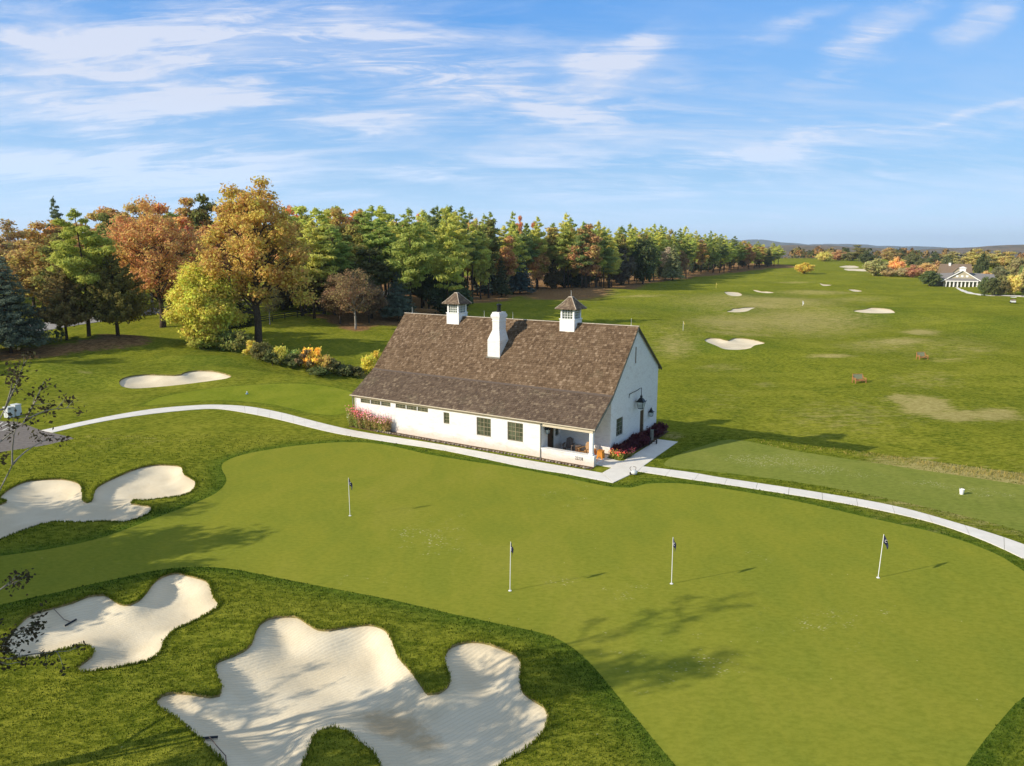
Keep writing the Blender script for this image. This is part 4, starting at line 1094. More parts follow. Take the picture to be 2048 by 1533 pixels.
# beds along the walls
slab('mulch_bed', [LW(-22.7, -.02), LW(-22.7, -.62), LW(.2, -.62), LW(.2, -.1)], M_MULCH, .03, 'mulch strip along the barn front', True)
slab('mulch_bed', [LW(.02, 2.75), LW(.9, 2.55), LW(1.2, 8.0), LW(.95, 12.4), LW(.02, 12.4)], M_MULCH, .045, 'mulch bed under the gable wall', True)
def blob_mesh(name, mat, sx, sy, sz, seed, n=2):
    rr = random.Random(seed); me = bpy.data.meshes.new(name)
    import bmesh
    bm = bmesh.new(); bmesh.ops.create_icosphere(bm, subdivisions=n, radius=1.0)
    for v in bm.verts:
        k = 1 + .28 * (rr.random() - .5)
        v.co = Vector((v.co.x * sx * k, v.co.y * sy * k, v.co.z * sz * k))
    bm.to_mesh(me); bm.free(); me.materials.append(mat); return me
STONES = [blob_mesh('edging_stone', M_STONE, .13, .09, .075, s, 1) for s in range(5)]
for i in range(74):
    u = -19.6 + i * .267 + R.uniform(-.05, .05)
    p = LW(u, -.60 + R.uniform(-.06, .08))
    o = link('edging_stone', STONES[i % 5], None, (p[0], p[1], .065)); o.rotation_euler = (0, 0, R.random() * 6)
    s = R.uniform(.7, 1.35); o.scale = (s, s, s * R.uniform(.8, 1.2))
    tag(o, 'small rough stone in the edging row along the barn front mulch', 'stone', 'edging stones along the barn front')

# ------------------------------------------------------------------ trees
def leaf_mesh(name, C, N, size, aspect, mat, rs, droop=0.0):
    n = len(C)
    N = N / (np.linalg.norm(N, axis=1)[:, None] + 1e-9)
    q = rs.normal(size=(n, 3)); T = np.cross(N, q); T /= np.linalg.norm(T, axis=1)[:, None] + 1e-9
    Bv = np.cross(N, T)
    s = np.asarray(size)[:, None] * rs.uniform(.6, 1.35, (n, 1)); a = aspect * rs.uniform(.7, 1.3, (n, 1))
    V = np.stack([C - T * s, C - Bv * s * a + T * s * .1, C + T * s, C + Bv * s * a - T * s * .1], 1).reshape(-1, 3)
    F = np.arange(4 * n).reshape(n, 4)
    return np_mesh(name, V, F, mat, rs.uniform(0, 1, n))

def clump_leaves(clumps, n, rs, up=0.35, shell=0.42, flat=1.0):
    c = np.array([k[0] for k in clumps]); r = np.array([k[1] for k in clumps])
    w = np.prod(r, axis=1) ** (0.72); w /= w.sum()
    i = rs.choice(len(clumps), n, p=w)
    d = rs.normal(size=(n, 3)); d /= np.linalg.norm(d, axis=1)[:, None]
    rad = rs.uniform(0, 1, (n, 1)) ** shell * (1 + 0.22 * rs.normal(size=(n, 1)))
    P = c[i] + d * rad * r[i]
    N = d * 0.75 + rs.normal(size=(n, 3)) * 0.6; N[:, 2] += up
    return P, N

TREES = {}
def reg(key, trunk, crown, H, W): TREES[key] = (trunk, crown, H, W)

def bend(a, b, rr, k=0.12, n=4):
    a, b = Vector(a), Vector(b); L = (b - a).length
    o = Vector((rr.uniform(-1, 1), rr.uniform(-1, 1), rr.uniform(-.2, .8))) * L * k
    return [a.lerp(b, t) + o * (4 * t * (1 - t)) for t in [i / n for i in range(n + 1)]]

def decid(key, seed, H, cb, RR, ncl, nleaf, lsize, crad=.34, trunk_r=.35, fork=.32, mat=None, bark=None, lop=0.0, top=0.9, shell=.42, twigs=0, squash=.72, extra=None):
    rr = random.Random(seed); rs = np.random.RandomState(seed)
    cz, rz_ = (cb + H) / 2, (H - cb) / 2
    cl = []
    tries = 0
    while len(cl) < ncl and tries < 4000:
        tries += 1
        p = np.array([rr.gauss(0, 1), rr.gauss(0, 1), rr.gauss(0, 1)]); p /= np.linalg.norm(p)
        q = rr.random() ** .38
        k = rr.uniform(.70, 1.25) * crad * RR
        z = cz + p[2] * q * (rz_ - k * .5)
        tz = (z - cb) / (H - cb)
        rw = RR * (1 - .40 * abs(tz - .42) * 2 * top) - k * .6
        c = np.array([p[0] * q * rw + lop * tz, p[1] * q * rw, z])
        if any(np.linalg.norm((c - o[0]) / [1, 1, .8]) < .62 * (k + o[1][0]) for o in cl): continue
        cl.append((c, np.array([k, k, k * squash])))
    for e in (extra or []): cl.append((np.array(e[0], float), np.array(e[1], float)))
    m = MB(); fz = H * fork
    tr = bend((0, 0, -.4), (lop * .1, 0, fz), rr, .03, 4); m.tube(tr, [trunk_r * 1.35, trunk_r * 1.02, trunk_r * .92, trunk_r * .85, trunk_r * .8], 8)
    lead = bend(tr[-1], (lop * .8, 0, H * .86), rr, .05, 5); m.tube(lead, [trunk_r * .75 * (1 - i / 6.2) for i in range(6)], 6)
    for c, r_ in cl:
        t = min(.95, max(0.0, (c[2] - fz) / (H * .86 - fz) - .35 * rr.random() - .12)); base = lead[0].lerp(lead[-1], t) if t > 0 else Vector(tr[-1]).lerp(Vector(tr[2]), rr.random() * .6)
        R0 = trunk_r * rr.uniform(.22, .40) * (1 - .5 * t)
        br = bend(base, c, rr, .10, 4); m.tube(br, [R0, R0 * .8, R0 * .6, R0 * .4, R0 * .2], 5, cap=False)
        for _ in range(3 + twigs):
            d = Vector((rr.gauss(0, 1), rr.gauss(0, 1), rr.gauss(.2, .8))).normalized()
            e = Vector(c) + Vector((d.x * r_[0], d.y * r_[1], d.z * r_[2])) * rr.uniform(.7, 1.15)
            m.tube(bend(br[3] if rr.random() < .6 else br[2], e, rr, .12, 2), [R0 * .28, R0 * .18, R0 * .07], 4, cap=False)
    P, N = clump_leaves(cl, nleaf, rs, shell=shell)
    cm = leaf_mesh('crown', P, N, np.full(nleaf, lsize), .62, mat or M_LEAF, rs)
    reg(key, m.mesh('trunk', bark or M_BARK, True), cm, H, 2 * RR)

def pine(key, seed, H, cb, RR, nb, nleaf, lsize, trunk_r=.30, open_=1.0):
    rr = random.Random(seed); rs = np.random.RandomState(seed)
    m = MB(); lead = bend((0, 0, -.4), (rr.uniform(-.6, .6), rr.uniform(-.6, .6), H * .97), rr, .015, 6)
    m.tube(lead, [trunk_r * (1 - i / 7.0) for i in range(7)], 7)
    cl = []
    for i in range(nb):
        t = (i + rr.random()) / nb
        z = cb + (H * .97 - cb) * t
        az = i * 2.399 + rr.uniform(-.5, .5)
        prof = (1 - t) ** .55 * (.55 + .45 * min(1, t * 4)) if t > .05 else .5
        L = RR * max(.16, prof) * rr.uniform(.72, 1.15)
        f = (z + .4) / (H * .97 + .4); k = min(5, int(f * 6)); b = lead[k].lerp(lead[k + 1], f * 6 - k)
        e = b + Vector((math.cos(az) * L, math.sin(az) * L, L * rr.uniform(.02, .38)))
        m.tube(bend(b, e, rr, .06, 3), [trunk_r * .22 * (1.1 - t), trunk_r * .17 * (1.1 - t), .03, .015], 4, cap=False)
        for s in ((1.0, .75, .42) if L > 1.4 else (1.0,)):
            c = b.lerp(e, s); k_ = max(.55, L * .36) * rr.uniform(.75, 1.15) * (1.0 if s > .9 else .85)
            off = Vector((rr.gauss(0, .25), rr.gauss(0, .25), rr.gauss(.1, .12))) * L * .5
            cl.append((np.array(c + off), np.array([k_ * open_, k_ * open_, k_ * .55])))
    cl.append((np.array([lead[-1].x, lead[-1].y, H - .6]), np.array([.6, .6, .9])))
    P, N = clump_leaves(cl, nleaf, rs, up=.5, shell=.5)
    reg(key, m.mesh('trunk', M_BARK, True), leaf_mesh('crown', P, N, np.full(nleaf, lsize), .30, M_NEEDLE, rs), H, 2 * RR)

def spruce(key, seed, H, cb, RR, layers, nleaf, lsize, trunk_r=.2, power=.85, upturn=-.12, ragged=.25, aspect=.35):
    rr = random.Random(seed); rs = np.random.RandomState(seed)
    m = MB(); m.tube([(0, 0, -.3), (0, 0, H * .5), (0, 0, H * .98)], [trunk_r, trunk_r * .6, .03], 6)
    Ps, Ns = [], []
    brs = []
    for i in range(layers):
        t = (i + .5) / layers; z = cb + (H - cb) * t
        L0 = RR * (1 - t) ** power + .12
        nb = max(5, int(11 * (1 - t) + 5))
        for k in range(nb):
            az = 2 * math.pi * (k + rr.random() * .8) / nb + i * 1.7
            L = L0 * (1 + ragged * rr.uniform(-1.2, .8))
            brs.append((az, z + rr.uniform(-.3, .3), L))
    tot = sum(b[2] ** 1.35 for b in brs)
    for az, z, L in brs:
        n = max(3, int(nleaf * L ** 1.35 / tot))
        s = rs.uniform(.12, 1.05, n) ** .75
        wd = .30 * L * (1.15 - s) + .12
        lat = rs.normal(0, .5, n) * wd
        dz = upturn * L * s * s * 2 + rs.normal(0, .10, n) * (.5 + L * .25) - .15 * np.abs(lat)
        x = math.cos(az) * L * s - math.sin(az) * lat; y = math.sin(az) * L * s + math.cos(az) * lat
        Ps.append(np.column_stack([x, y, z + dz]))
        N = rs.normal(size=(n, 3)) * .55; N[:, 2] += .75; N[:, 0] += math.cos(az) * .5; N[:, 1] += math.sin(az) * .5
        Ns.append(N)
        if L > .5: m.tube([(0, 0, z), (math.cos(az) * L * .8, math.sin(az) * L * .8, z + upturn * L * 1.2)], [trunk_r * .25, .015], 4, cap=False)
    P, N = np.concatenate(Ps), np.concatenate(Ns)
    reg(key, m.mesh('trunk', M_BARK, True), leaf_mesh('crown', P, N, np.full(len(P), lsize), aspect, M_NEEDLE, rs), H, 2 * RR)

# near, detailed ones
decid('oak_hero', 101, 26, 7.0, 9.6, 70, 26000, .24, .185, .62, .30, lop=1.0, shell=.5, extra=[((2.2, 0, 26.0), (1.5, 1.5, 1.0)), ((-2.5, 0, 24.6), (1.7, 1.7, 1.2)), ((6.5, -1, 11.5), (3.0, 2.5, 2.4)), ((-6.5, -1, 10), (2.6, 2.4, 3.0)), ((-6.6, -2, 7.0), (1.6, 1.6, 1.9)), ((7.5, 1, 8.2), (2.0, 2.0, 1.5))])
decid('red_oak', 102, 21, 3.5, 9.8, 64, 17000, .22, .18, .45, .25, lop=-1.0, shell=.5, twigs=2)
decid('yellow_bush_tree', 103, 13.5, .3, 6.2, 38, 30000, .22, .32, .22, .15, shell=.4)
spruce('cedar_a', 104, 12.5, 2.2, 5.2, 22, 22000, .22, .30, .62, .16, .34, .5)
spruce('cedar_b', 105, 12, 2.5, 4.2, 20, 17000, .22, .25, .5, .10, .36, .5)
spruce('blue_spruce', 106, 14, 1.6, 5.0, 24, 22000, .22, .25, .72, .0, .25, .35)
pine('tall_pine', 107, 22, 7.5, 5.4, 30, 26000, .34, .34)
decid('dead_twiggy', 108, 9, 2.2, 3.6, 26, 3600, .13, .30, .14, .28, bark=M_PALEBARK, twigs=6)
decid('brown_small', 109, 12, 1.6, 4.6, 30, 9000, .18, .30, .18, .2, twigs=5)
# wood
for k, sd in enumerate((201, 202, 203, 204)): pine('pine%d' % k, sd, 25, (10, 8, 11, 7)[k], (4.2, 4.6, 4.0, 4.8)[k], (32, 36, 30, 38)[k], 9500, .46, .27, 1.25)
for k, sd in enumerate((211, 212, 213, 214)): decid('wood_decid%d' % k, sd, 24, (5, 4, 6, 3)[k], (5.2, 6.0, 4.8, 5.6)[k], (24, 28, 22, 26)[k], 7500, .36, .33, .28, .3, twigs=1)
decid('wood_sparse', 215, 23, 5, 5.2, 22, 2600, .30, .30, .24, .35, bark=M_PALEBARK, twigs=5)
spruce('wood_spruce', 221, 13, 1.2, 3.6, 18, 5200, .30, .2, .8, -.05, .22, .4)
spruce('wood_cedar', 222, 12, .6, 2.9, 18, 5600, .28, .2, .55, .12, .3, .5)
# rounded small ones for shrubs and the far side
decid('round_a', 231, 9, .4, 4.6, 24, 4200, .34, .36, .2, .15)
decid('round_b', 232, 8, .2, 4.2, 22, 4200, .32, .38, .16, .15, squash=.8)
decid('shrub_a', 233, 2.2, 0.05, 1.6, 16, 1500, .14, .36, .05, .1, twigs=1)
decid('shrub_b', 234, 2.6, 0.05, 1.2, 14, 1300, .15, .34, .04, .1, twigs=2, top=.5)

def tree(name, key, pos, sz, sxy, col, label=None, group=None, cat='tree', rz=None, parts=True):
    tr, cr, H, W = TREES[key]
    o = empty(name, pos, R.random() * 6.283 if rz is None else rz)
    o.scale = (sxy, sxy, sz)
    t = link('trunk', tr, o); c = link('crown', cr, o)
    j = 1 + R.uniform(-.10, .10)
    c.color = (col[0] * j * R.uniform(.93, 1.07), col[1] * j, col[2] * j, 1)
    tag(o, label, cat, group)
    return o

def tree_px(name, key, px, pyb, pyt, wpx, col, label, group=None, rz=None, base=None, cat='tree', sxy=None):
    g = np.array(base) if base is not None else G(px, pyb)
    d = ray(px, pyt); t = g[1] / d[1]; zt = CAMH + d[2] * t
    tr, cr, H, W = TREES[key]
    return tree(name, key, tuple(g), max(.05, (zt - g[2]) / H), (wpx * g[1] / FPX / W) if sxy is None else sxy, col, label, group, cat, rz)

PINE_G, PINE_Y, PINE_D = (.145, .170, .030), (.245, .240, .038), (.095, .120, .032)
OCHRE, OLIVE, ORANGE, RUST, RED, YEL = (.27, .185, .042), (.125, .120, .026), (.36, .185, .045), (.26, .150, .045), (.36, .07, .035), (.52, .42, .028)
BROWN, DKCED, BLUSP, PALE, YGRN = (.165, .105, .058), (.050, .052, .016), (.062, .090, .085), (.30, .25, .13), (.25, .26, .045)
tree_px('oak_tree', 'oak_hero', 515, 698, 366, 245, (.290, .205, .036), 'tallest golden brown oak with thick dark trunk, left of the barn', rz=0.0)
tree_px('oak_tree', 'red_oak', 326, 655, 392, 225, (.30, .175, .048), 'wide rust orange oak between the tall green pine and the yellow tree', rz=0.3)
tree_px('leafy_tree', 'yellow_bush_tree', 418, 694, 522, 160, (.34, .29, .030), 'bright yellow low tree reaching to the ground, left of the tall oak', rz=1.0)
tree_px('cedar_tree', 'cedar_a', 236, 672, 508, 132, (.095, .088, .020), 'dark olive cedar standing on top of the mulch mound', rz=2.0)
tree_px('cedar_tree', 'cedar_b', 134, 680, 532, 96, (.105, .080, .024), 'brownish dark cedar between the blue spruce and the tall green pine', rz=1.0)
tree_px('spruce_tree', 'blue_spruce', 22, 706, 512, 150, (.066, .082, .056), 'blue grey spruce at the far left edge of the mulch bed', rz=.5)
tree_px('pine_tree', 'tall_pine', 178, 672, 420, 128, (.18, .20, .028), 'tall yellow green pine with bare lower trunk behind the cedars', rz=.2)
tree_px('small_tree', 'dead_twiggy', 711, 659, 530, 110, (.165, .11, .05), 'thin brownish nearly bare tree standing alone on the litter left of the barn ridge', rz=.2)
tree_px('small_tree', 'brown_small', 680, 648, 545, 90, (.15, .10, .05), 'short brown leafed tree just left of the nearly bare one')
tree_px('small_tree', 'brown_small', 738, 646, 560, 80, (.11, .075, .045), 'short dark brown tree just right of the nearly bare one')
tree_px('spruce_tree', 'blue_spruce', 797, 642, 543, 72, (.070, .090, .065), 'blue grey spruce above the left end of the barn ridge', rz=1)
tree_px('cedar_tree', 'cedar_b', 858, 618, 522, 62, (.030, .040, .014), 'narrow almost black cedar left of the barn cupola', rz=1)
tree_px('cedar_tree', 'cedar_b', 905, 612, 535, 60, (.045, .05, .018), 'dark cedar directly behind the left cupola', rz=2)
tree_px('spruce_tree', 'wood_spruce', 985, 590, 500, 66, (.05, .07, .06), 'dark blue green spruce left one of the pair behind the chimney', rz=2)
tree_px('spruce_tree', 'wood_spruce', 1040, 588, 508, 62, (.045, .065, .06), 'dark blue green spruce right one of the pair behind the chimney', rz=3)
tree_px('leafy_tree', 'wood_decid1', 606, 632, 455, 130, (.115, .095, .024), 'dark olive tree with twin trunks just right of the tall oak', rz=3)
tree_px('leafy_tree', 'wood_decid3', 648, 628, 470, 110, (.10, .10, .025), 'dark green brown tree by the end of the black fence', rz=1)
tree_px('small_tree', 'dead_twiggy', 540, 650, 560, 60, (.18, .15, .05), 'slim pale trunked tree leaning beside the black fence')
tree_px('shrub', 'cedar_b', 462, 676, 590, 90, (.028, .034, .012), 'black green conifer in the shade between the yellow tree and the oak trunk')
tree_px('shrub', 'shrub_b', 78, 691, 668, 16, (.03, .035, .014), 'tiny dark sapling on the mulch below the blue spruce', cat='shrub')
tree_px('shrub', 'shrub_b', 122, 684, 645, 20, (.08, .09, .03), 'thin sapling on the mulch below the brownish cedar', cat='shrub')
tree_px('leafy_tree', 'wood_decid0', 1075, 578, 468, 74, (.22, .20, .035), 'yellow green tree at the wood edge above the right of the chimney')
tree_px('leafy_tree', 'wood_decid2', 1110, 576, 452, 78, (.25, .20, .04), 'yellowish tall tree at the wood edge left of the rusty one')
tree_px('leafy_tree', 'wood_decid3', 1172, 576, 448, 78, (.235, .135, .045), 'rusty brown tree at the wood edge behind the right cupola')
tree_px('leafy_tree', 'round_b', 1240, 570, 490, 62, (.075, .062, .04), 'dusky dark brown round tree at the wood edge', cat='tree')
tree_px('leafy_tree', 'round_a', 1285, 568, 470, 66, (.05, .065, .022), 'dark green round tree at the wood edge right of the dusky brown one')
tree_px('leafy_tree', 'wood_sparse', 1330, 559, 490, 46, (.30, .24, .16), 'pale pinkish bare tree beside the light green spruce')
tree_px('spruce_tree', 'wood_spruce', 1345, 561, 488, 46, (.13, .14, .055), 'light olive spruce in front of the far green treeline')
tree_px('leafy_tree', 'round_a', 1609, 548, 524, 40, (.40, .29, .035), 'round golden tree alone on the fairway at the end of the treeline')

# ---- the wood: rows of individual trees
def along(P, s):
    seg = np.linalg.norm(np.diff(P, axis=0), axis=1); c = np.concatenate([[0], np.cumsum(seg)])
    s = min(max(s, 0), c[-1] - 1e-6); i = int(np.searchsorted(c, s, side='right') - 1)
    t = (s - c[i]) / seg[i]; d = (P[i + 1] - P[i]) / seg[i]
    return P[i] + d * seg[i] * t, np.array([-d[1], d[0]]), c[-1]
EDGE = _e
FOREST = []
def put(kind, key, xy, h, w, col, word, row):
    tr, cr, H, W = TREES[key]
    g = (xy[0], xy[1], hz(*xy))
    nm = {'pine': 'pine_tree', 'leafy': 'leafy_tree', 'bare': 'leafy_tree', 'spruce': 'spruce_tree', 'cedar': 'cedar_tree'}[kind]
    o = tree(nm, key, g, h / H, w / W, col)
    FOREST.append((o, kind, word, row, to_px((g[0], g[1], g[2] + h * .6))[0]))
    return o
PAL = [('leafy', OCHRE, 'ochre'), ('leafy', ORANGE, 'orange'), ('leafy', OLIVE, 'olive'), ('leafy', YGRN, 'yellow green'), ('leafy', RUST, 'rust brown'), ('leafy', (.20, .17, .035), 'golden olive'), ('bare', BROWN, 'thin brown')]
def heights(px):
    """height of the treeline along its length"""
    return float(np.interp(px, [640, 700, 760, 830, 900, 960, 1050, 1130, 1200, 1280, 1350, 1420, 1480, 1540, 1600], [424, 420, 418, 424, 420, 426, 436, 436, 448, 452, 455, 464, 479, 489, 494]))
def top_height(x, y, top):
    d = ray(CX, top); return CAMH + d[2] * y / d[1] - hz(x, y)
_, _, LTOT = along(EDGE, 0)
for row, (off, rname) in enumerate(((7, 'front'), (14, 'second'), (22, 'third'))):
    s = 2.0 + row * 3
    while s < LTOT - 4:
        p, n, _ = along(EDGE, s)
        q = p + n * (off + R.uniform(-2.2, 2.2) + (3 * math.sin(s * .09) if row == 0 else 0)); px = to_px((q[0], q[1], 8))[0]
        far = q[1] > 330
        hh = max(9, top_height(q[0], q[1], heights(px) + R.uniform(-9, 20) * (1 if q[1] < 330 else .5))) * (1.0 if row else .92)
        x = R.random()
        if row == 0 and x < (.16 if not far else .2):
            if R.random() < .6:
                put('leafy', 'wood_decid%d' % R.randrange(4), q, hh * R.uniform(.5, .78), R.uniform(8, 11), R.choice([OLIVE, (.17, .11, .045), (.07, .075, .025), OCHRE]), 'low brownish', rname)
            else:
                put('spruce', R.choice(['wood_spruce', 'wood_cedar']), q, R.uniform(10, 15), R.uniform(6, 8), (.052, .062, .026), 'short dark', rname)
        elif x < .70:
            c, wd = R.choice([(PINE_G, 'green'), (PINE_G, 'green'), (PINE_Y, 'light green'), (PINE_Y, 'light green'), (PINE_D, 'dark green')])
            put('pine', 'pine%d' % R.randrange(4), q, hh, R.uniform(8.2, 11.0), c, wd, rname)
        else:
            k, c, wd = R.choice([PAL[0], PAL[2], PAL[3], PAL[5], PAL[3], PAL[5], PAL[0], PAL[4]])
            put(k, 'wood_decid%d' % R.randrange(4), q, hh * R.uniform(.85, 1.02), R.uniform(8.5, 11.5), c, wd, rname)
        s += R.uniform(5.4, 8.2) * (1.0 if not far else 1.55) * (1, 1.1, 1.25)[row]
s = 4.0
while s < LTOT - 6:
    p, n, _ = along(EDGE, s); q = p + n * R.uniform(17, 27); far = q[1] > 330
    put('leafy', R.choice(['round_a', 'round_b']), q, R.uniform(6, 10), R.uniform(8, 12), R.choice([(.055, .065, .02), (.075, .06, .025), (.04, .055, .025)]), 'low dark', 'second')
    s += R.uniform(8, 11) * (1.5 if far else 1.0)
# autumn trees left and behind: (px, tree top y, distance, kind colour)
BACK = []
for i in range(25):
    BACK.append((-70 + i * 33 + R.uniform(-12, 12), R.uniform(172, 196), 'back'))
for i in range(19):
    BACK.append((-60 + i * 41 + R.uniform(-14, 14), R.uniform(140, 160), 'middle'))
for i in range(9): BACK.append((-120 - i * 38 + R.uniform(-12, 12), R.uniform(150, 195), 'back'))
TOPS = [(-100, 440), (0, 436), (60, 432), (100, 440), (160, 425), (230, 398), (300, 385), (370, 395), (430, 385), (520, 395), (600, 408), (690, 405), (760, 415), (820, 425)]
for px, Y, row in BACK:
    if row == 'middle' and 400 < px < 720: continue
    X = (px - CX) / FPX * Y
    top = np.interp(px, [t[0] for t in TOPS], [t[1] for t in TOPS]) + R.uniform(-8, 14) + (0 if row == 'back' else 36)
    d = ray(px, top); zt = CAMH + d[2] * Y / d[1]; z0 = hz(X, Y)
    k, c, wd = R.choice(PAL + PAL[:2]) if row == 'back' else R.choice([PAL[0], PAL[2], PAL[4], PAL[5], PAL[6], PAL[1]])
    if px < 110: k, c, wd = R.choice([('bare', (.24, .16, .055), 'thin brown'), PAL[0], ('leafy', (.24, .18, .055), 'tan')])
    key = 'wood_sparse' if k == 'bare' else 'wood_decid%d' % R.randrange(4)
    put(k, key, (X, Y), max(8, zt - z0), R.uniform(11, 15) * (1.0 if row == 'back' else .9), c, wd, row)
put('leafy', 'wood_decid0', (-66, 185), 27, 12, (.060, .085, .022), 'very dark green', 'back')
put('pine', 'pine1', ((132 - CX) / FPX * 205, 205), 27, 6, (.07, .09, .045), 'grey green', 'back')
for px, c, wd in ((655, RED, 'red'), (612, (.40, .20, .05), 'bright orange'), (790, (.30, .10, .04), 'red orange'), (820, (.34, .13, .05), 'orange red'), (1075, (.33, .12, .04), 'orange red'), (1040, (.36, .17, .05), 'orange'), (945, (.34, .25, .04), 'golden')):
    Y = np.interp(px, [600, 800, 1080], [185, 232, 305]); X = (px - CX) / FPX * Y
    put('leafy', 'wood_decid%d' % R.randrange(4), (X, Y + 30), top_height(X, Y + 30, {655: 434, 612: 420}.get(px, 428)), 6, c, wd, 'back')

def ordinal(n):
    if 10 < n % 100 < 14: return '%dth' % n
    return '%d%s' % (n, {1: 'st', 2: 'nd', 3: 'rd'}.get(n % 10, 'th'))
KW = {'pine': 'pine', 'leafy': 'leafy tree', 'bare': 'half bare tree', 'spruce': 'conifer', 'cedar': 'cedar'}
from collections import defaultdict
_grp = defaultdict(list)
for f in FOREST: _grp[(f[1], f[2], f[3])].append(f)
for (kind, word, row), fs in _grp.items():
    fs.sort(key=lambda f: f[4])
    place = {'front': 'in the front row of the wood', 'second': 'in the second row of the wood', 'third': 'in the third row of the wood', 'back': 'on the skyline of the wood', 'middle': 'behind the cedars and oak'}[row]
    for i, f in enumerate(fs):
        lab = '%s %s %s' % (word, KW[kind], place)
        if len(fs) > 1: lab += ', %s from the left' % ordinal(i + 1)
        tag(f[0], lab, 'tree', 'trees of the wood left of the fairway')

# ---- shrubs in the ditch left of the barn
SHR = [(488, 712, 40, 52, (.14, .13, .03), 'olive'), (462, 703, 44, 50, (.12, .13, .03), 'dark green'), (506, 716, 34, 36, (.30, .26, .03), 'yellow tipped'), (524, 722, 40, 44, (.11, .11, .03), 'dull green'),
       (545, 732, 36, 34, (.09, .10, .03), 'dark'), (562, 730, 30, 44, (.34, .31, .04), 'pale yellow'), (585, 738, 34, 32, (.085, .095, .03), 'dark'), (592, 732, 22, 38, (.20, .24, .05), 'light green'),
       (612, 742, 34, 44, (.13, .10, .04), 'brown'), (618, 738, 26, 50, (.55, .40, .03), 'bright yellow'), (636, 744, 26, 50, (.48, .34, .03), 'golden'), (652, 748, 30, 44, (.30, .22, .04), 'gold brown'),
       (668, 750, 34, 34, (.10, .10, .035), 'grey green'), (690, 752, 36, 26, (.08, .085, .03), 'dark'), (712, 755, 36, 22, (.09, .09, .03), 'dull dark'), (738, 750, 30, 46, (.36, .32, .03), 'yellow grassy'), (752, 744, 24, 44, (.40, .33, .03), 'yellow'), (640, 752, 40, 22, (.08, .10, .03), 'dark low'),
       (440, 700, 40, 34, (.20, .22, .03), 'fresh green'), (400, 698, 40, 30, (.24, .24, .03), 'yellow green')]
for i, (px, py, w, h, c, wd) in enumerate(SHR):
    nxt = ['beside the tall oak trunk', 'in the ditch between oak and barn', 'in the ditch near the barn roof'][0 if px < 530 else 1 if px < 660 else 2]
    tree_px('shrub', 'shrub_a' if i % 2 else 'shrub_b', px, py, py - h, w * 1.25, c, '%s shrub %s, %s from the left' % (wd, nxt, ordinal(1 + sum(1 for q in SHR if q[0] < px))), 'shrubs along the ditch left of the barn', cat='shrub')

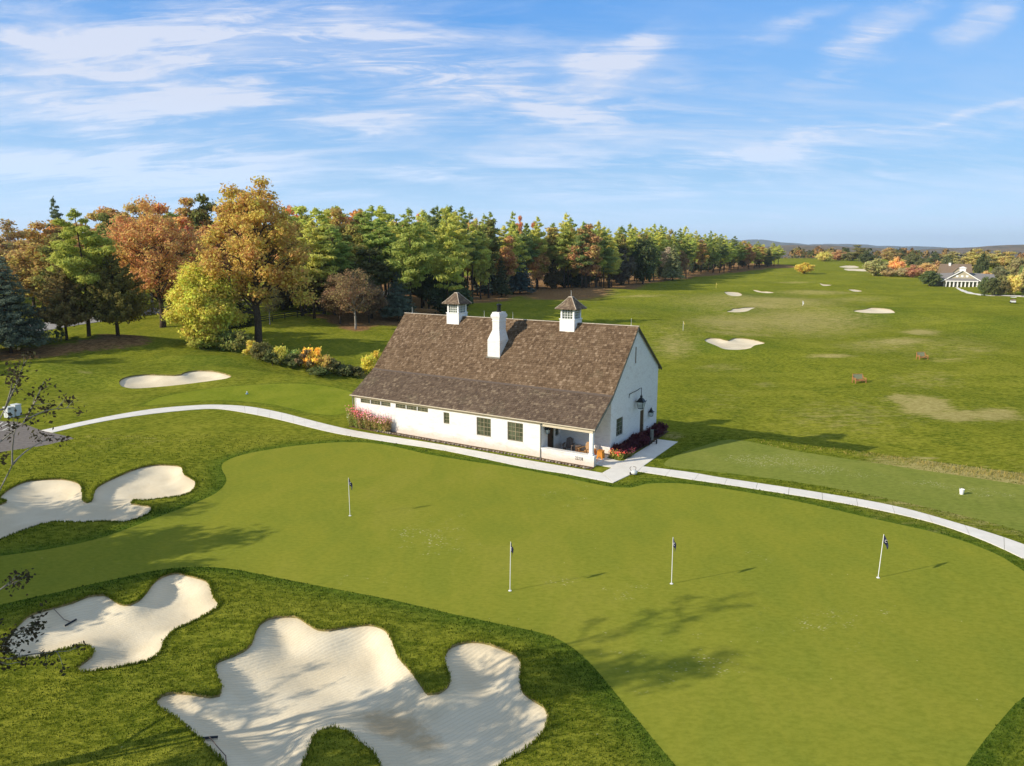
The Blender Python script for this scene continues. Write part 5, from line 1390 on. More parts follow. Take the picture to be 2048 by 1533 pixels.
# ------------------------------------------------------------------ far right: clubhouse side, autumn trees
FAR = [  # px, base y (or None), distance, top y, width px, key, colour, words
 (1859, 573, None, 539, 42, 'round_a', (.055, .085, .022), 'round dark green bush tree touching the left end of the white gabled clubhouse'),
 (1825, 555, None, 530, 40, 'round_b', (.30, .10, .055), 'pinkish red bush left of the dark green round tree'),
 (1851, 553, None, 524, 40, 'round_a', (.36, .19, .045), 'orange tree behind the red bush'),
 (1874, 549, None, 522, 40, 'round_b', (.26, .165, .05), 'brown orange tree against the brown roofed house'),
 (1751, 552, None, 515, 50, 'round_a', (.20, .20, .055), 'pale olive broad tree at the fairway edge near the two white bunkers'),
 (1791, 549, None, 514, 36, 'round_b', (.40, .21, .04), 'orange tree right of the pale olive one'),
 (1776, 553, None, 535, 34, 'round_b', (.26, .19, .085), 'tan low bush below the pale olive tree'),
 (1806, 554, None, 535, 32, 'round_a', (.28, .21, .10), 'straw coloured bush left of the red one'),
 (1968, 592, None, 553, 26, 'round_b', (.07, .095, .025), 'dark green bush at the right end of the clubhouse'),
 (1984, 592, None, 552, 30, 'round_a', (.065, .085, .028), 'dark green bush second from the right end of the clubhouse'),
 (2002, 591, None, 550, 34, 'round_b', (.13, .11, .03), 'olive brown bush near the asphalt by the clubhouse'),
 (2022, 590, None, 547, 40, 'round_a', (.40, .30, .035), 'yellow leafed tree behind the golf cart'),
 (2046, 588, None, 536, 36, 'round_b', (.28, .20, .055), 'tan orange tree at the right edge behind the golf cart'),
 (1640, None, 640, 502, 34, 'round_a', (.40, .31, .03), 'yellow tree on the crest right of the treeline'),
 (1707, None, 640, 486, 34, 'wood_decid0', (.165, .15, .035), 'tallest olive tree on the distant crest'),
 (1668, None, 660, 500, 40, 'round_b', (.26, .13, .05), 'reddish brown tree on the distant crest'),
 (1690, None, 650, 503, 40, 'round_a', (.12, .12, .03), 'dull green tree on the distant crest'),
 (1722, None, 610, 503, 36, 'round_b', (.065, .085, .026), 'dark green tree below the tallest crest tree'),
 (1768, None, 600, 494, 44, 'wood_decid1', (.28, .18, .05), 'ochre tree in the middle of the far crest'),
 (1788, None, 610, 498, 24, 'wood_decid2', (.075, .09, .03), 'dark tree right of the ochre crest tree'),
 (1812, None, 560, 506, 36, 'round_a', (.09, .105, .03), 'deep green tree in the far middle distance'),
 (1834, None, 520, 516, 34, 'round_b', (.085, .10, .032), 'grey green tree behind the red bush'),
 (1857, None, 480, 504, 26, 'pine1', (.06, .09, .035), 'dark pine above the orange tree'),
 (1880, None, 470, 512, 30, 'round_b', (.07, .085, .03), 'dark round tree left of the brown roof'),
 (1893, None, 520, 503, 54, 'wood_decid3', (.23, .20, .06), 'pale yellow green tree behind the brown roofed house'),
 (1938, None, 430, 494, 56, 'wood_decid1', (.28, .23, .04), 'large golden tree rising right of the brown roof'),
 (1952, None, 400, 505, 26, 'round_b', (.05, .065, .02), 'dark tree inside the golden ones right of the brown roof'),
 (1976, None, 440, 500, 40, 'wood_decid2', (.25, .22, .055), 'pale gold tree second right of the brown roof'),
 (2000, None, 430, 497, 44, 'wood_decid0', (.30, .25, .05), 'yellow green tree third right of the brown roof'),
 (2024, None, 420, 512, 40, 'round_a', (.21, .16, .055), 'brownish tree near the right edge above the yellow one'),
 (2050, None, 400, 510, 40, 'wood_decid3', (.36, .19, .045), 'orange tree cut by the right edge'),
 (2040, None, 380, 524, 26, 'round_b', (.10, .17, .03), 'fresh green tree at the right edge'),
 (2075, None, 400, 505, 50, 'wood_decid2', (.26, .19, .05), 'tan tree just past the right edge'),
 (1988, None, 380, 532, 40, 'round_b', (.12, .11, .045), 'dull shrub tree behind the clubhouse right wing'),
 (1962, None, 370, 540, 26, 'round_a', (.38, .20, .045), 'orange bush behind the clubhouse right wing'),
 (1912, None, 430, 516, 26, 'round_a', (.14, .12, .04), 'olive tree between the two house roofs'),
]
for (px, pb, Y, pt, w, key, c, lab) in FAR:
    lm = .4 * c[0] + .5 * c[1] + .1 * c[2]; c = tuple(.68 * q + .32 * lm * k_ for q, k_ in zip(c, (1.25, 1.1, .55)))
    base = None
    if pb is None:
        X = (px - CX) / FPX * Y; base = (X, Y, hz(X, Y) - .3)
    tree_px('leafy_tree' if 'bush' not in lab else 'bush', key, px, pb, pt, w, c, lab, 'autumn trees around the clubhouse', base=base, cat='tree' if 'bush' not in lab else 'bush')

def mass(name, n, yr, pxr, hr, seed, label):
    """a far-off wood: one mass of many small crowns"""
    rs = np.random.RandomState(seed); Vc, Nc, Sz, Rn = [], [], [], []
    for _ in range(n):
        Y = rs.uniform(*yr) ; px = rs.uniform(*pxr); X = (px - CX) / FPX * Y
        h = rs.uniform(*hr); r = h * rs.uniform(.28, .42); z = hz(X, Y)
        k = 46
        d = rs.normal(size=(k, 3)); d /= np.linalg.norm(d, axis=1)[:, None]; d[:, 2] = np.abs(d[:, 2]) * 1.0 - .25
        Vc.append(np.array([X, Y, z + h * .5]) + d * np.array([r, r, h * .5]) * rs.uniform(.75, 1.1, (k, 1))); Nc.append(d + rs.normal(size=(k, 3)) * .5)
        Sz.append(np.full(k, r * .36)); Rn.append(np.full(k, rs.rand()))
    C, N, Z = np.concatenate(Vc), np.concatenate(Nc), np.concatenate(Sz)
    me = leaf_mesh(name, C, N, Z, .7, M_FARWOOD, rs)
    a = me.attributes['rnd']; a.data.foreach_set('value', np.concatenate(Rn).astype(np.float32))
    return tag(link(name, me), label, kind='stuff')
def farwood_mat():
    m, T, out = new_mat('far_wood_leaves')
    r = T.attr('rnd').outputs['Fac']
    c = T.mix(T.ramp(r, 0.0, .35, 0, 1, False), (.07, .085, .028), (.16, .14, .045))
    c = T.mix(T.ramp(r, .35, .65, 0, 1, False), c, (.24, .155, .055)); c = T.mix(T.ramp(r, .75, 1.0, 0, 1, False), c, (.26, .12, .05))
    d = T.n('ShaderNodeBsdfDiffuse', i_Color=c); T.t.links.new(d.outputs[0], out.inputs[0]); return m
M_FARWOOD = farwood_mat()
mass('distant_woods', 520, (720, 1500), (1560, 2300), (8, 13.5), 5, 'far off autumn woods beyond the fairway crest')
mass('distant_woods', 420, (1500, 2600), (1350, 2500), (9, 15), 6, 'farthest band of autumn woods below the hills')

def hill(name, Y0, prof, depth, mat, seed, label):
    """a ridge standing at distance Y0; prof gives skyline pixels"""
    rs = np.random.RandomState(seed)
    nx, ny = 160, 14
    xs = np.linspace(-0.9 * Y0, 1.2 * Y0, nx); V = []
    ph = rs.uniform(0, 6, 12)
    for j in range(ny):
        t = j / (ny - 1)
        for x in xs:
            px = CX + FPX * x / Y0
            top = CAMH + (HOR - np.interp(px, [p[0] for p in prof], [p[1] for p in prof])) * Y0 / FPX
            bump = 1 + .05 * math.sin(x / Y0 * 60 + ph[0]) + .035 * math.sin(x / Y0 * 141 + ph[1] + t * 2) + .02 * math.sin(x / Y0 * 333 + ph[2])
            V.append((x, Y0 + (t - .5) * depth + rs.uniform(-.01, .01) * depth, max(-2, top * bump * math.sin(math.pi * min(1, t * 1.0)) ** .8 + rs.uniform(-.015, .015) * top) - 2))
    F = [(j * nx + i, j * nx + i + 1, (j + 1) * nx + i + 1, (j + 1) * nx + i) for j in range(ny - 1) for i in range(nx - 1)]
    return tag(link(name, np_mesh(name, V, F, mat, None, True)), label, kind='structure')
def hill_mat(name, a, b):
    m, T, out = new_mat(name)
    pos = T.n('ShaderNodeNewGeometry').outputs['Position']
    n = T.noise(pos, .012, 8, .75)
    pbsdf(T, out, T.mix(T.ramp(n, .35, .65), a, b), 1.0, n, 1.0, 12.0, 0.0); return m
M_HILL1 = hill_mat('hill_forest', (.075, .066, .03), (.25, .165, .085))
M_HILL2 = hill_mat('far_hill_forest', (.055, .06, .04), (.13, .105, .06))
hill('hills', 4200, [(-400, 500), (900, 498), (1400, 496), (1560, 492), (1640, 491), (1690, 495), (1740, 499), (1800, 502), (1860, 499), (1910, 496), (1960, 493), (2048, 490), (2300, 484), (3000, 490)], 1500, M_HILL1, 3, 'low brown wooded hills on the horizon')
hill('hills', 10500, [(-800, 490), (800, 486), (1300, 482), (1440, 479), (1500, 482), (1560, 487), (1610, 490), (1650, 489), (1720, 491), (1800, 494), (1860, 496), (2000, 497), (2300, 495), (3500, 490)], 3000, M_HILL2, 4, 'long blue ridge on the horizon')

# clubhouse with a wide white gable
def at_house(px, py, rz, name, label, cat='house'):
    g = G(px, py); return tag(empty(name, tuple(g), rz), label, cat)
H1 = at_house(1922, 574.5, math.radians(-30), 'clubhouse', 'stone clubhouse with wide white trimmed gable, row of glass doors and small white roof cupola')
m = MB(); m.prism([(-7.4, 0), (7.4, 0), (7.4, 2.9), (0, 7.6), (-7.4, 2.9)], 1, 0, 14); m.box(-13, -7.4, 3.5, 13, 0, 2.6); m.box(7.4, 13, 3.5, 13, 0, 2.8); m.build('wall', M_SIDING, H1)
m = MB()
for s in (-1, 1): m.hexa([(s * 8.4, -.6, 2.2), (0, -.6, 7.62), (0, 14.4, 7.62), (s * 8.4, 14.4, 2.2), (s * 8.4, -.6, 2.5), (0, -.6, 7.95), (0, 14.4, 7.95), (s * 8.4, 14.4, 2.5)])
m.hexa([(-14, 2.6, 2.3), (-7.0, 2.6, 2.3), (-3.0, 8.5, 6.2), (-13, 8.5, 5.6), (-14, 2.6, 2.6), (-7.0, 2.6, 2.6), (-3.0, 8.5, 6.5), (-13, 8.5, 5.9)]); m.hexa([(7.0, 2.6, 2.5), (14, 2.6, 2.5), (13, 8.5, 5.6), (3.0, 8.5, 6.2), (7.0, 2.6, 2.8), (14, 2.6, 2.8), (13, 8.5, 5.9), (3.0, 8.5, 6.5)])
m.hexa([(-6.6, -1.3, 2.9), (6.6, -1.3, 2.9), (6.6, -.02, 3.9), (-6.6, -.02, 3.9), (-6.6, -1.3, 3.0), (6.6, -1.3, 3.0), (6.6, -.02, 4.05), (-6.6, -.02, 4.05)]); m.build('roof', M_GREYROOF, H1)
m = MB()
for s in (-1, 1): m.hexa([(s * 8.45, -.72, 2.05), (0, -.72, 7.55), (0, -.62, 7.55), (s * 8.45, -.62, 2.05), (s * 8.45, -.72, 2.5), (0, -.72, 8.0), (0, -.62, 8.0), (s * 8.45, -.62, 2.5)])
m.box(-6.6, 6.6, -1.34, -1.26, 2.55, 2.9); m.build('gable_trim', M_WHITE, H1)
for k in range(9):
    x = -6.2 + k * 1.55
    m = MB(); m.box(x - .17, x + .17, -1.2, -.9, 0, 2.55); m.build('column', M_WHITE, H1)
    if k < 8:
        m = MB(); m.box(x + .25, x + 1.3, -.12, -.02, .05, 2.35); d_ = m.build('door', M_GLASS, H1)
        m = MB(); m.box(x + .2, x + .3, -.16, -.121, .05, 2.4); m.box(x + 1.25, x + 1.35, -.16, -.121, .05, 2.4); m.box(x + .2, x + 1.35, -.17, -.125, 2.3, 2.5); m.build('door_frame', M_WHITE, d_)
for x in (-2, 0, 2): m = MB(); m.box(x - .5, x + .5, -.08, -.01, 4.6, 5.5); m.build('window', M_WHITE, H1)
m = MB(); m.frustum(0, 3, 7.5, 8.7, 1.3, 1.3, 1.2, 1.2); m.frustum(0, 3, 8.7, 8.9, 1.6, 1.6, 1.5, 1.5); m.frustum(0, 3, 8.9, 9.5, 1.4, 1.4, .3, .3); m.build('cupola', M_WHITE, H1)
X2 = (1903 - CX) / FPX * 385
H2 = tag(empty('house', (X2, 385, hz(X2, 385)), math.radians(-18)), 'large brown roofed house with a white front gable behind the clubhouse', 'house')
m = MB(); m.box(-6.5, 7, 0, 9, 0, 5.2); m.prism([(-2.2, 0), (2.2, 0), (2.2, 6.2), (0, 8.4), (-2.2, 6.2)], 1, -2, .5); m.build('wall', M_CREAM, H2)
m = MB(); m.prism([(-.8, 5.0), (9.8, 5.0), (4.5, 10.6)], 0, -7.2, 7.6)
for s in (-1, 1): m.hexa([(s * 2.7, -2.4, 5.9), (0, -2.4, 8.5), (0, 3, 8.5), (s * 2.7, 3, 5.9), (s * 2.7, -2.4, 6.1), (0, -2.4, 8.75), (0, 3, 8.75), (s * 2.7, 3, 6.1)])
m.build('roof', M_BROWNROOF, H2)
m = MB(); m.box(-.7, .7, -2.06, -2.0, 4.2, 5.8); m.build('window', M_GLASS, H2)
m = MB(); m.box(-3.2, -2.2, 3.5, 4.5, 8, 11.2); m.build('chimney', M_WHITE, H2)
strip('path', [(1911, 575.5), (1916, 579.5), (1928, 584.5), (1948, 589), (1975, 592), (2060, 595)], [(1917, 575.5), (1923, 579.5), (1936, 584), (1955, 588), (1980, 590.6), (2060, 593)], M_CONC, 12, .06, 'thin path from the clubhouse doors curving right', 0.0)
strip('road', [(1983, 588.5), (2010, 590.6), (2070, 592)], [(1983, 592), (2010, 593), (2070, 594.6)], M_ASPH, 30, .07, 'dark cart track at the right edge', 0.0)
gx = G(1832, 506); 
X3 = (1832 - CX) / FPX * 2300
for i, (dx, w) in enumerate(((-22, 12), (0, 16), (24, 12))):
    hh = tag(empty('building', (X3 + dx, 2300 + i * 20, hz(X3, 2300) + 3), .2 * i), '%s pale tiny building far off in the woods below the hills' % ['left', 'middle', 'right'][i], 'building', 'pale buildings far off')
    m = MB(); m.box(-w / 2, w / 2, 0, 10, -4, 15); m.build('wall', M_WHITE, hh)
    m = MB(); m.prism([(-.8, 15), (10.8, 15), (5, 19)], 0, -w / 2 - .6, w / 2 + .6); m.build('roof', M_GREYROOF, hh)

# golf cart
def golf_cart(pos, rz, label):
    o = tag(empty('golf_cart', tuple(pos), rz), label, 'golf cart')
    m = MB(); m.box(-.6, .6, -1.1, 1.15, .35, .55); m.hexa([(-.58, .55, .55), (.58, .55, .55), (.58, 1.2, .55), (-.58, 1.2, .55), (-.5, .6, 1.0), (.5, .6, 1.0), (.5, 1.0, .85), (-.5, 1.0, .85)]); m.box(-.6, .6, -1.1, -.35, .55, .8); m.build('body', M_GREYBOX, o)
    m = MB(); m.box(-.55, .55, -.45, .1, .8, .92); m.box(-.55, .55, -.55, -.45, .85, 1.3); m.build('seat', M_TEAK2, o)
    m = MB(); m.box(-.68, .68, -1.05, .95, 1.86, 1.95); m.build('roof', M_WHITE, o)
    for x in (-.58, .58):
        for y0, y1 in ((-.95, -.95), (.75, .6)): m = MB(); m.tube([(x, y0, .7), (x, y1, 1.87)], .025, 5); m.build('roof_post', M_BLACK, o)
        for y in (-.75, .8): m = MB(); m.tube([(x - .1, y, .24), (x + .1, y, .24)], .24, 12); m.build('wheel', M_BLACK, o)
    m = MB(); m.tube([(-.25, .55, .95), (-.25, .4, 1.12)], .02, 5); m.tube([(-.25 + .18 * math.cos(a * .7), .38 + .05 * math.sin(a * .7), 1.12 + .15 * math.sin(a * .7)) for a in range(10)], .018, 5); m.build('steering_wheel', M_BLACK, o)
golf_cart(G(2025.5, 607), -.45, 'white roofed golf cart parked on the grass near the clubhouse')

# ------------------------------------------------------------------ flags
def flag(px, pb, pt, lab, cloth, size, lean=(0, 0), turn=0.0, pole=None):
    g = G(px, pb); d = ray(px, pt); h = CAMH + d[2] * g[1] / d[1] - g[2]
    o = tag(empty('golf_flag', (g[0], g[1], g[2])), lab, 'golf flag', 'flagsticks of the golf course')
    tx, ty = lean
    P = lambda t: (tx * t, ty * t, h * t)
    r = max(.016, g[1] * .00022)
    m = MB(); m.tube([(0, 0, -.05), P(.5), P(1)], [r, r, r * .8], 7); m.build('pole', pole or M_WHITE, o)
    m = MB(); m.lathe([(.075, 0), (.075, .012), (.05, .014)], (0, 0, .002), 12); m.build('hole_cup', M_WHITE, o)
    # limp cloth: hangs in folds from the pole top
    w, hc = size; nx, nz = 8, 7; V = []
    for j in range(nz + 1):
        for i in range(nx + 1):
            s, t = i / nx, j / nz
            x = w * s * (.42 + .10 * math.sin(t * 3)); y = .07 * w / .5 * math.sin(s * 9 + t * 2.5) * s
            z = -hc * t - w * .80 * s * (1 - .15 * t) * (.45 + .55 * s)
            p = P(.985)
            V.append((p[0] + x * math.cos(turn) - y * math.sin(turn) + r, p[1] + x * math.sin(turn) + y * math.cos(turn), p[2] + z))
    F = [(j * (nx + 1) + i, j * (nx + 1) + i + 1, (j + 1) * (nx + 1) + i + 1, (j + 1) * (nx + 1) + i) for j in range(nz) for i in range(nx)]
    me = np_mesh('flag_cloth', V, F, cloth, None, True)
    c = link('flag_cloth', me, o)
    so = c.modifiers.new('thick', 'SOLIDIFY'); so.thickness = .006
    if cloth is M_NAVY:
        e = MB(); k = (nx + 1) * 3 + 4; q = V[k]; n_ = Vector((math.sin(turn), -math.cos(turn), 0))
        c0 = Vector(q) + n_ * .03; ax = Vector((math.cos(turn), math.sin(turn), 0))
        pts = [c0 + ax * .045 * math.cos(a) + Vector((0, 0, .06 * math.sin(a))) for a in np.linspace(.6, 5.4, 9)]
        e.tube(pts, .008, 4); e.build('emblem', M_WHITE, c)
    return o
flag(700, 1032, 956, 'navy flag on white stick standing farthest left on the putting green', M_NAVY, (.46, .34), (-.0, 0), -.35)
flag(1020, 1182, 1084, 'navy flag on white stick nearest the big bottom bunker', M_NAVY, (.34, .36), (.03, 0), -1.0)
flag(1343, 1168, 1075, 'navy flag on white stick in the middle right of the putting green', M_NAVY, (.34, .36), (-.02, 0), -.9)
flag(1756, 1156, 1069, 'leaning navy flag on white stick farthest right on the putting green', M_NAVY, (.42, .36), (.07, 0), -.5)
M_YFLAG = plain('yellow_cloth', (.62, .50, .12), .8); M_WFLAG = plain('white_cloth', (.75, .74, .70), .8)
flag(1366, 661, 643, 'pale flag behind the barn gable before the dry grass ring', M_YFLAG, (.5, .38), (0, 0), -.2)
flag(1432, 577, 566, 'yellow flag far off above the small oval bunker', M_YFLAG, (.6, .6), (0, 0), -.2, M_YFLAG)
flag(1605, 612, 602, 'tiny white flag in the middle of the range', M_WFLAG, (.6, .8), (0, 0), -.2)

# ------------------------------------------------------------------ bunker rakes
def sand_z(i, x, y):
    poly, dep, wid, lab, dist = BW[i]
    d = float(pdist(np.array([x]), np.array([y]), poly, 30)[0]); dd = d / wid
    return hz(x, y) + LIPH - .10 - (dep * .56 + LIPH - .10) * float(.62 * sst(0, .8, dd) + .38 * sst(0, 2.8, dd))
def on_sand(i, px, py):
    z = -.3
    for _ in range(6):
        d = ray(px, py); t = (z - CAMH) / d[2]; z = sand_z(i, d[0] * t, d[1] * t)
    return Vector((d[0] * t, d[1] * t, z))
def rake(i, h0, h1, pts, lab):
    a, b = on_sand(i, *h0), on_sand(i, *h1); c = (a + b) / 2
    o = tag(empty('sand_rake', tuple(c)), lab, 'rake', 'sand rakes left in bunkers')
    up = Vector((0, 0, .05))
    m = MB(); m.tube([a - c + up, b - c + up], .035, 6); m.build('rake_head', M_BLACK, o)
    m = MB()
    for k in range(16):
        p = a.lerp(b, (k + .5) / 16) - c; m.tube([p + up, p + Vector((0, 0, -.04))], .008, 4)
    m.build('tine', M_BLACK, o)
    m = MB(); m.tube([up + Vector((0, 0, .02))] + [on_sand(i, *p) - c + Vector((0, 0, .05 + .06 * (k % 2))) for k, p in enumerate(pts)], .016, 6); m.build('handle', M_TEAK2, o)
rake(1, (130.5, 1254), (153, 1241), [(128, 1239), (107, 1222)], 'dark bunker rake lying in the lower left bunker')
rake(2, (402, 1480), (436, 1477), [(438, 1500), (452, 1519), (453, 1545)], 'dark bunker rake lying at the bottom left of the largest bunker')

# ------------------------------------------------------------------ range benches, cabinets, bucket, tee marker
def bag_bench(g, rz, lab):
    o = tag(empty('bench', tuple(g), rz), lab, 'bench', 'wooden benches on the range')
    for x in (-.75, .75):
        for y, h in ((-.38, .62), (.35, .95)): m = MB(); m.box(x - .05, x + .05, y - .05, y + .05, -.03, h); m.build('leg', M_BENCH, o)
        m = MB(); m.box(x - .06, x + .06, -.45, .42, .62, .69); m.build('armrest', M_BENCH, o)
    m = MB()
    for k in range(5): m.box(-.72, .72, -.42 + k * .155, -.29 + k * .155, .40, .44, R.random())
    m.box(-.72, .72, -.44, -.40, .30, .44); m.build('seat', M_BENCH, o)
    m = MB(); m.hexa([(-.66, .28, .50), (.66, .28, .50), (.66, .33, .50), (-.66, .33, .50), (-.66, .46, 1.08), (.66, .46, 1.08), (.66, .51, 1.08), (-.66, .51, 1.08)]); m.build('backrest', M_BENCHG, o)
    m = MB(); m.tube([(-.72, .30, .45), (-.72, .50, 1.14), (.72, .50, 1.14), (.72, .30, .45)], .045, 5); m.build('back_frame', M_BENCH, o)
bag_bench(G(1718, 766), .12, 'wooden bench with slanted green back, the nearer of two on the range')
bag_bench(G(1844, 719), .12, 'wooden bench with slanted green back, the farther of two on the range')
def cabinet(px, py, w, d, h, lab):
    g = G(px, py); o = tag(empty('utility_cabinet', tuple(g), -.42), lab, 'cabinet', 'utility cabinets on the left lawn')
    m = MB(); m.box(-w, w, -d, d, 0, h); m.box(-w - .03, w + .03, -d - .03, d + .03, h, h + .05); m.build('housing', M_GREYBOX, o)
    for x in (-w / 2, w / 2): m = MB(); m.box(x - w / 2 + .03, x + w / 2 - .03, -d - .022, -d - .002, .08, h - .08); p = m.build('door', M_GREYBOX, o); q = MB(); q.box(x - .02, x + .02, -d - .05, -d - .023, h * .5, h * .6); q.build('handle', M_BLACK, p)
cabinet(19, 835, .34, .25, .92, 'pale utility cabinet nearer the parking lot')
cabinet(34, 831, .34, .25, .98, 'pale utility cabinet behind the other one')
g = G(1923, 989); o = tag(empty('bucket', tuple(g)), 'small white bucket standing on the tee strip at the right', 'bucket')
m = MB(); m.lathe([(.10, 0), (.14, .30), (.15, .31), (.15, .33), (.13, .33), (.10, .06)], (0, 0, 0), 14); m.build('pail', M_WHITE, o); m = MB(); m.tube([(.14 * math.cos(a), 0, .31 + .12 * math.sin(a)) for a in np.linspace(0, math.pi, 9)], .008, 4); m.build('handle', M_BLACK, o)
g = G(494, 789); o = tag(empty('tee_marker', tuple(g)), 'small blue and white tee marker on the left tee', 'tee marker'); o.scale = (.7, .7, .7)
m = MB(); m.lathe([(.16, 0), (.2, .05), (.16, .18), (.06, .24)], (0, 0, 0), 12); m.build('base', M_BLUE, o); m = MB(); m.tube([(0, 0, .2), (.05, 0, .42)], .05, 6); m.lathe([(.05, .3), (.11, .36), (.02, .44)], (.02, 0, 0), 8); m.build('top', M_WHITE, o)
for i, (px, py) in enumerate(((1470, 935), (1560, 957))): pass
# small pale cart at the meeting of the walks
g = G(1268, 950); o = tag(empty('push_cart', tuple(g), .4), 'small white topped cart with dark handles at the corner of the concrete walks', 'cart')
o.scale = (.82, .82, .82)
m = MB(); m.lathe([(.12, .06), (.24, .10), (.27, .22), (.22, .34), (.10, .40)], (0, 0, 0), 14); m.build('body', M_GREYBOX, o)
for s in (-1, 1):
    m = MB(); m.tube([(s * .2, .1, .3), (s * .3, .2, .55), (s * .1, .3, .62)], .025, 5); m.build('handle', M_TEAK2, o)
    m = MB(); m.tube([(s * .25 - .04, .12, .11), (s * .25 + .04, .12, .11)], .11, 10); m.build('wheel', M_BLACK, o)
g = G(1303, 888); o = tag(empty('golf_trolley', tuple(g), -.3), 'dark three wheeled golf trolley by the red shrubs at the gable', 'golf trolley')
m = MB(); m.tube([(-.1, -.3, .3), (.0, .25, .85), (.05, .5, 1.0)], .03, 6); m.tube([(-.38, .05, .17), (.38, .05, .17)], .025, 6); m.tube([(-.1, -.3, .3), (0, .05, .2)], .025, 6); m.tube([(-.2, .5, 1.0), (.3, .5, 1.0)], .025, 6); m.build('frame', M_BLACK, o)
for x, y, r in ((-.38, .05, .18), (.38, .05, .18), (-.1, -.5, .14)): m = MB(); m.tube([(x - .04, y, r), (x + .04, y, r)], r, 12); m.tube([(x - .045, y, r), (x + .045, y, r)], r * .4, 8, .2); m.build('wheel', M_BLACK, o)
m = MB(); m.lathe([(.11, 0), (.14, .3), (.13, .75), (.15, .8)], (0, 0, .3), 10); m.build('bag', M_TAUPE, o)

# ------------------------------------------------------------------ black rail fence left
def fence(pxs, lab):
    P = resample(gpts(pxs), 2.6, False); o = tag(empty('rail_fence', (P[0][0], P[0][1], hz(*P[0]))), lab, 'fence'); O = Vector(o.location)
    for p in P:
        z = hz(*p); m = MB(); m.box(p[0] - .07 - O.x, p[0] + .07 - O.x, p[1] - .07 - O.y, p[1] + .07 - O.y, z - .1 - O.z, z + 1.32 - O.z); m.build('post', M_FENCE, o)
    for k, h in enumerate((.40, .78, 1.16)):
        m = MB()
        for a, b in zip(P[:-1], P[1:]):
            za, zb = hz(*a) + h, hz(*b) + h; d = np.array([b[1] - a[1], a[0] - b[0]]); d = d / np.linalg.norm(d) * .02
            s = d * 4.2
            m.hexa([tuple(np.append(q, zz) - np.array(O)) for q, zz in ((a + s + d, za), (b + s + d, zb), (b + s - d, zb), (a + s - d, za), (a + s + d, za + .15), (b + s + d, zb + .15), (b + s - d, zb + .15), (a + s - d, za + .15))])
        m.build('rail', M_FENCE, o)
fence([(430, 664), (475, 655), (520, 647), (570, 639), (620, 630), (668, 621)], 'black three rail fence running behind the tall oak')

# ------------------------------------------------------------------ porch furniture
def porch_chair(u, v, rz, mat, lab):
    p = LW(u, v); o = tag(empty('adirondack_chair', (p[0], p[1], .12), BARN_RZ + rz), lab, 'chair', 'slatted porch chairs')
    m = MB()
    for k in range(5): m.hexa([(-.27, -.30 + k * .115, .36 - k * .025), (.27, -.30 + k * .115, .36 - k * .025), (.27, -.20 + k * .115, .34 - k * .025), (-.27, -.20 + k * .115, .34 - k * .025), (-.27, -.30 + k * .115, .39 - k * .025), (.27, -.30 + k * .115, .39 - k * .025), (.27, -.20 + k * .115, .37 - k * .025), (-.27, -.20 + k * .115, .37 - k * .025)], R.random())
    m.build('seat', mat, o)
    m = MB()
    for k in range(5):
        x = -.25 + k * .105; t = 1.0 - .05 * abs(k - 2)
        m.hexa([(x, .22, .26), (x + .09, .22, .26), (x + .09, .25, .26), (x, .25, .26), (x, .48, t), (x + .09, .48, t), (x + .09, .51, t), (x, .51, t)], R.random())
    m.build('backrest', mat, o)
    for s in (-1, 1):
        m = MB(); m.box(s * .34 - .07, s * .34 + .07, -.38, .36, .56, .59); m.build('armrest', mat, o)
        m = MB(); m.box(s * .31 - .02, s * .31 + .02, -.34, -.24, 0, .56); m.build('leg', mat, o)
        m = MB(); m.hexa([(s * .29 - .015, -.24, .24), (s * .29 + .015, -.24, .24), (s * .29 + .015, .5, 0), (s * .29 - .015, .5, 0), (s * .29 - .015, -.24, .34), (s * .29 + .015, -.24, .34), (s * .29 + .015, .5, .10), (s * .29 - .015, .5, .10)]); m.build('leg', mat, o)
porch_chair(-1.45, 1.75, -.2, M_TEAK, 'warm wood slatted chair in the sun by the white porch post')
porch_chair(-3.0, 2.1, .25, M_TEAK2, 'grey brown slatted chair in the shade against the porch back wall')
p = LW(-2.25, 2.2); o = tag(empty('side_table', (p[0], p[1], .12)), 'dark round drum table between the two porch chairs', 'table')
m = MB(); m.lathe([(.20, 0), (.22, .05), (.22, .50), (.20, .52)], (0, 0, 0), 16); m.build('drum', M_DARKWOOD, o); m = MB(); m.lathe([(.24, .524), (.24, .55)], (0, 0, 0), 16); m.build('tabletop', M_TEAK2, o)
def stool(u, v, lab):
    p = LW(u, v); o = tag(empty('wooden_stool', (p[0], p[1], .12), BARN_RZ), lab, 'stool', 'orange wooden stools on the porch')
    for s in (-1, 1):
        y = s * .17
        arch = [(-.24, 0), (-.13, 0)] + [(-.13 + .26 * k / 6, .13 * math.sin(math.pi * k / 6) + .06) for k in range(7)] + [(.13, 0), (.24, 0), (.19, .58), (-.19, .58)]
        m = MB(); m.prism(arch, 1, y - .015, y + .015); m.build('end_panel', M_ORANGE, o)
    for s in (-1, 1): m = MB(); m.hexa([(s * .235 - .012, -.15, .12), (s * .235 + .012, -.15, .12), (s * .235 + .012, .15, .12), (s * .235 - .012, .15, .12), (s * .192 - .012, -.15, .57), (s * .192 + .012, -.15, .57), (s * .192 + .012, .15, .57), (s * .192 - .012, .15, .57)]); m.build('side_panel', M_ORANGE, o)
    m = MB(); m.box(-.23, .23, -.21, .21, .583, .61); m.build('seat', M_ORANGE, o)
stool(-.85, 1.75, 'orange wooden stool nearer the white porch post')
stool(-.22, 1.75, 'orange wooden stool with arched ends at the open porch end')

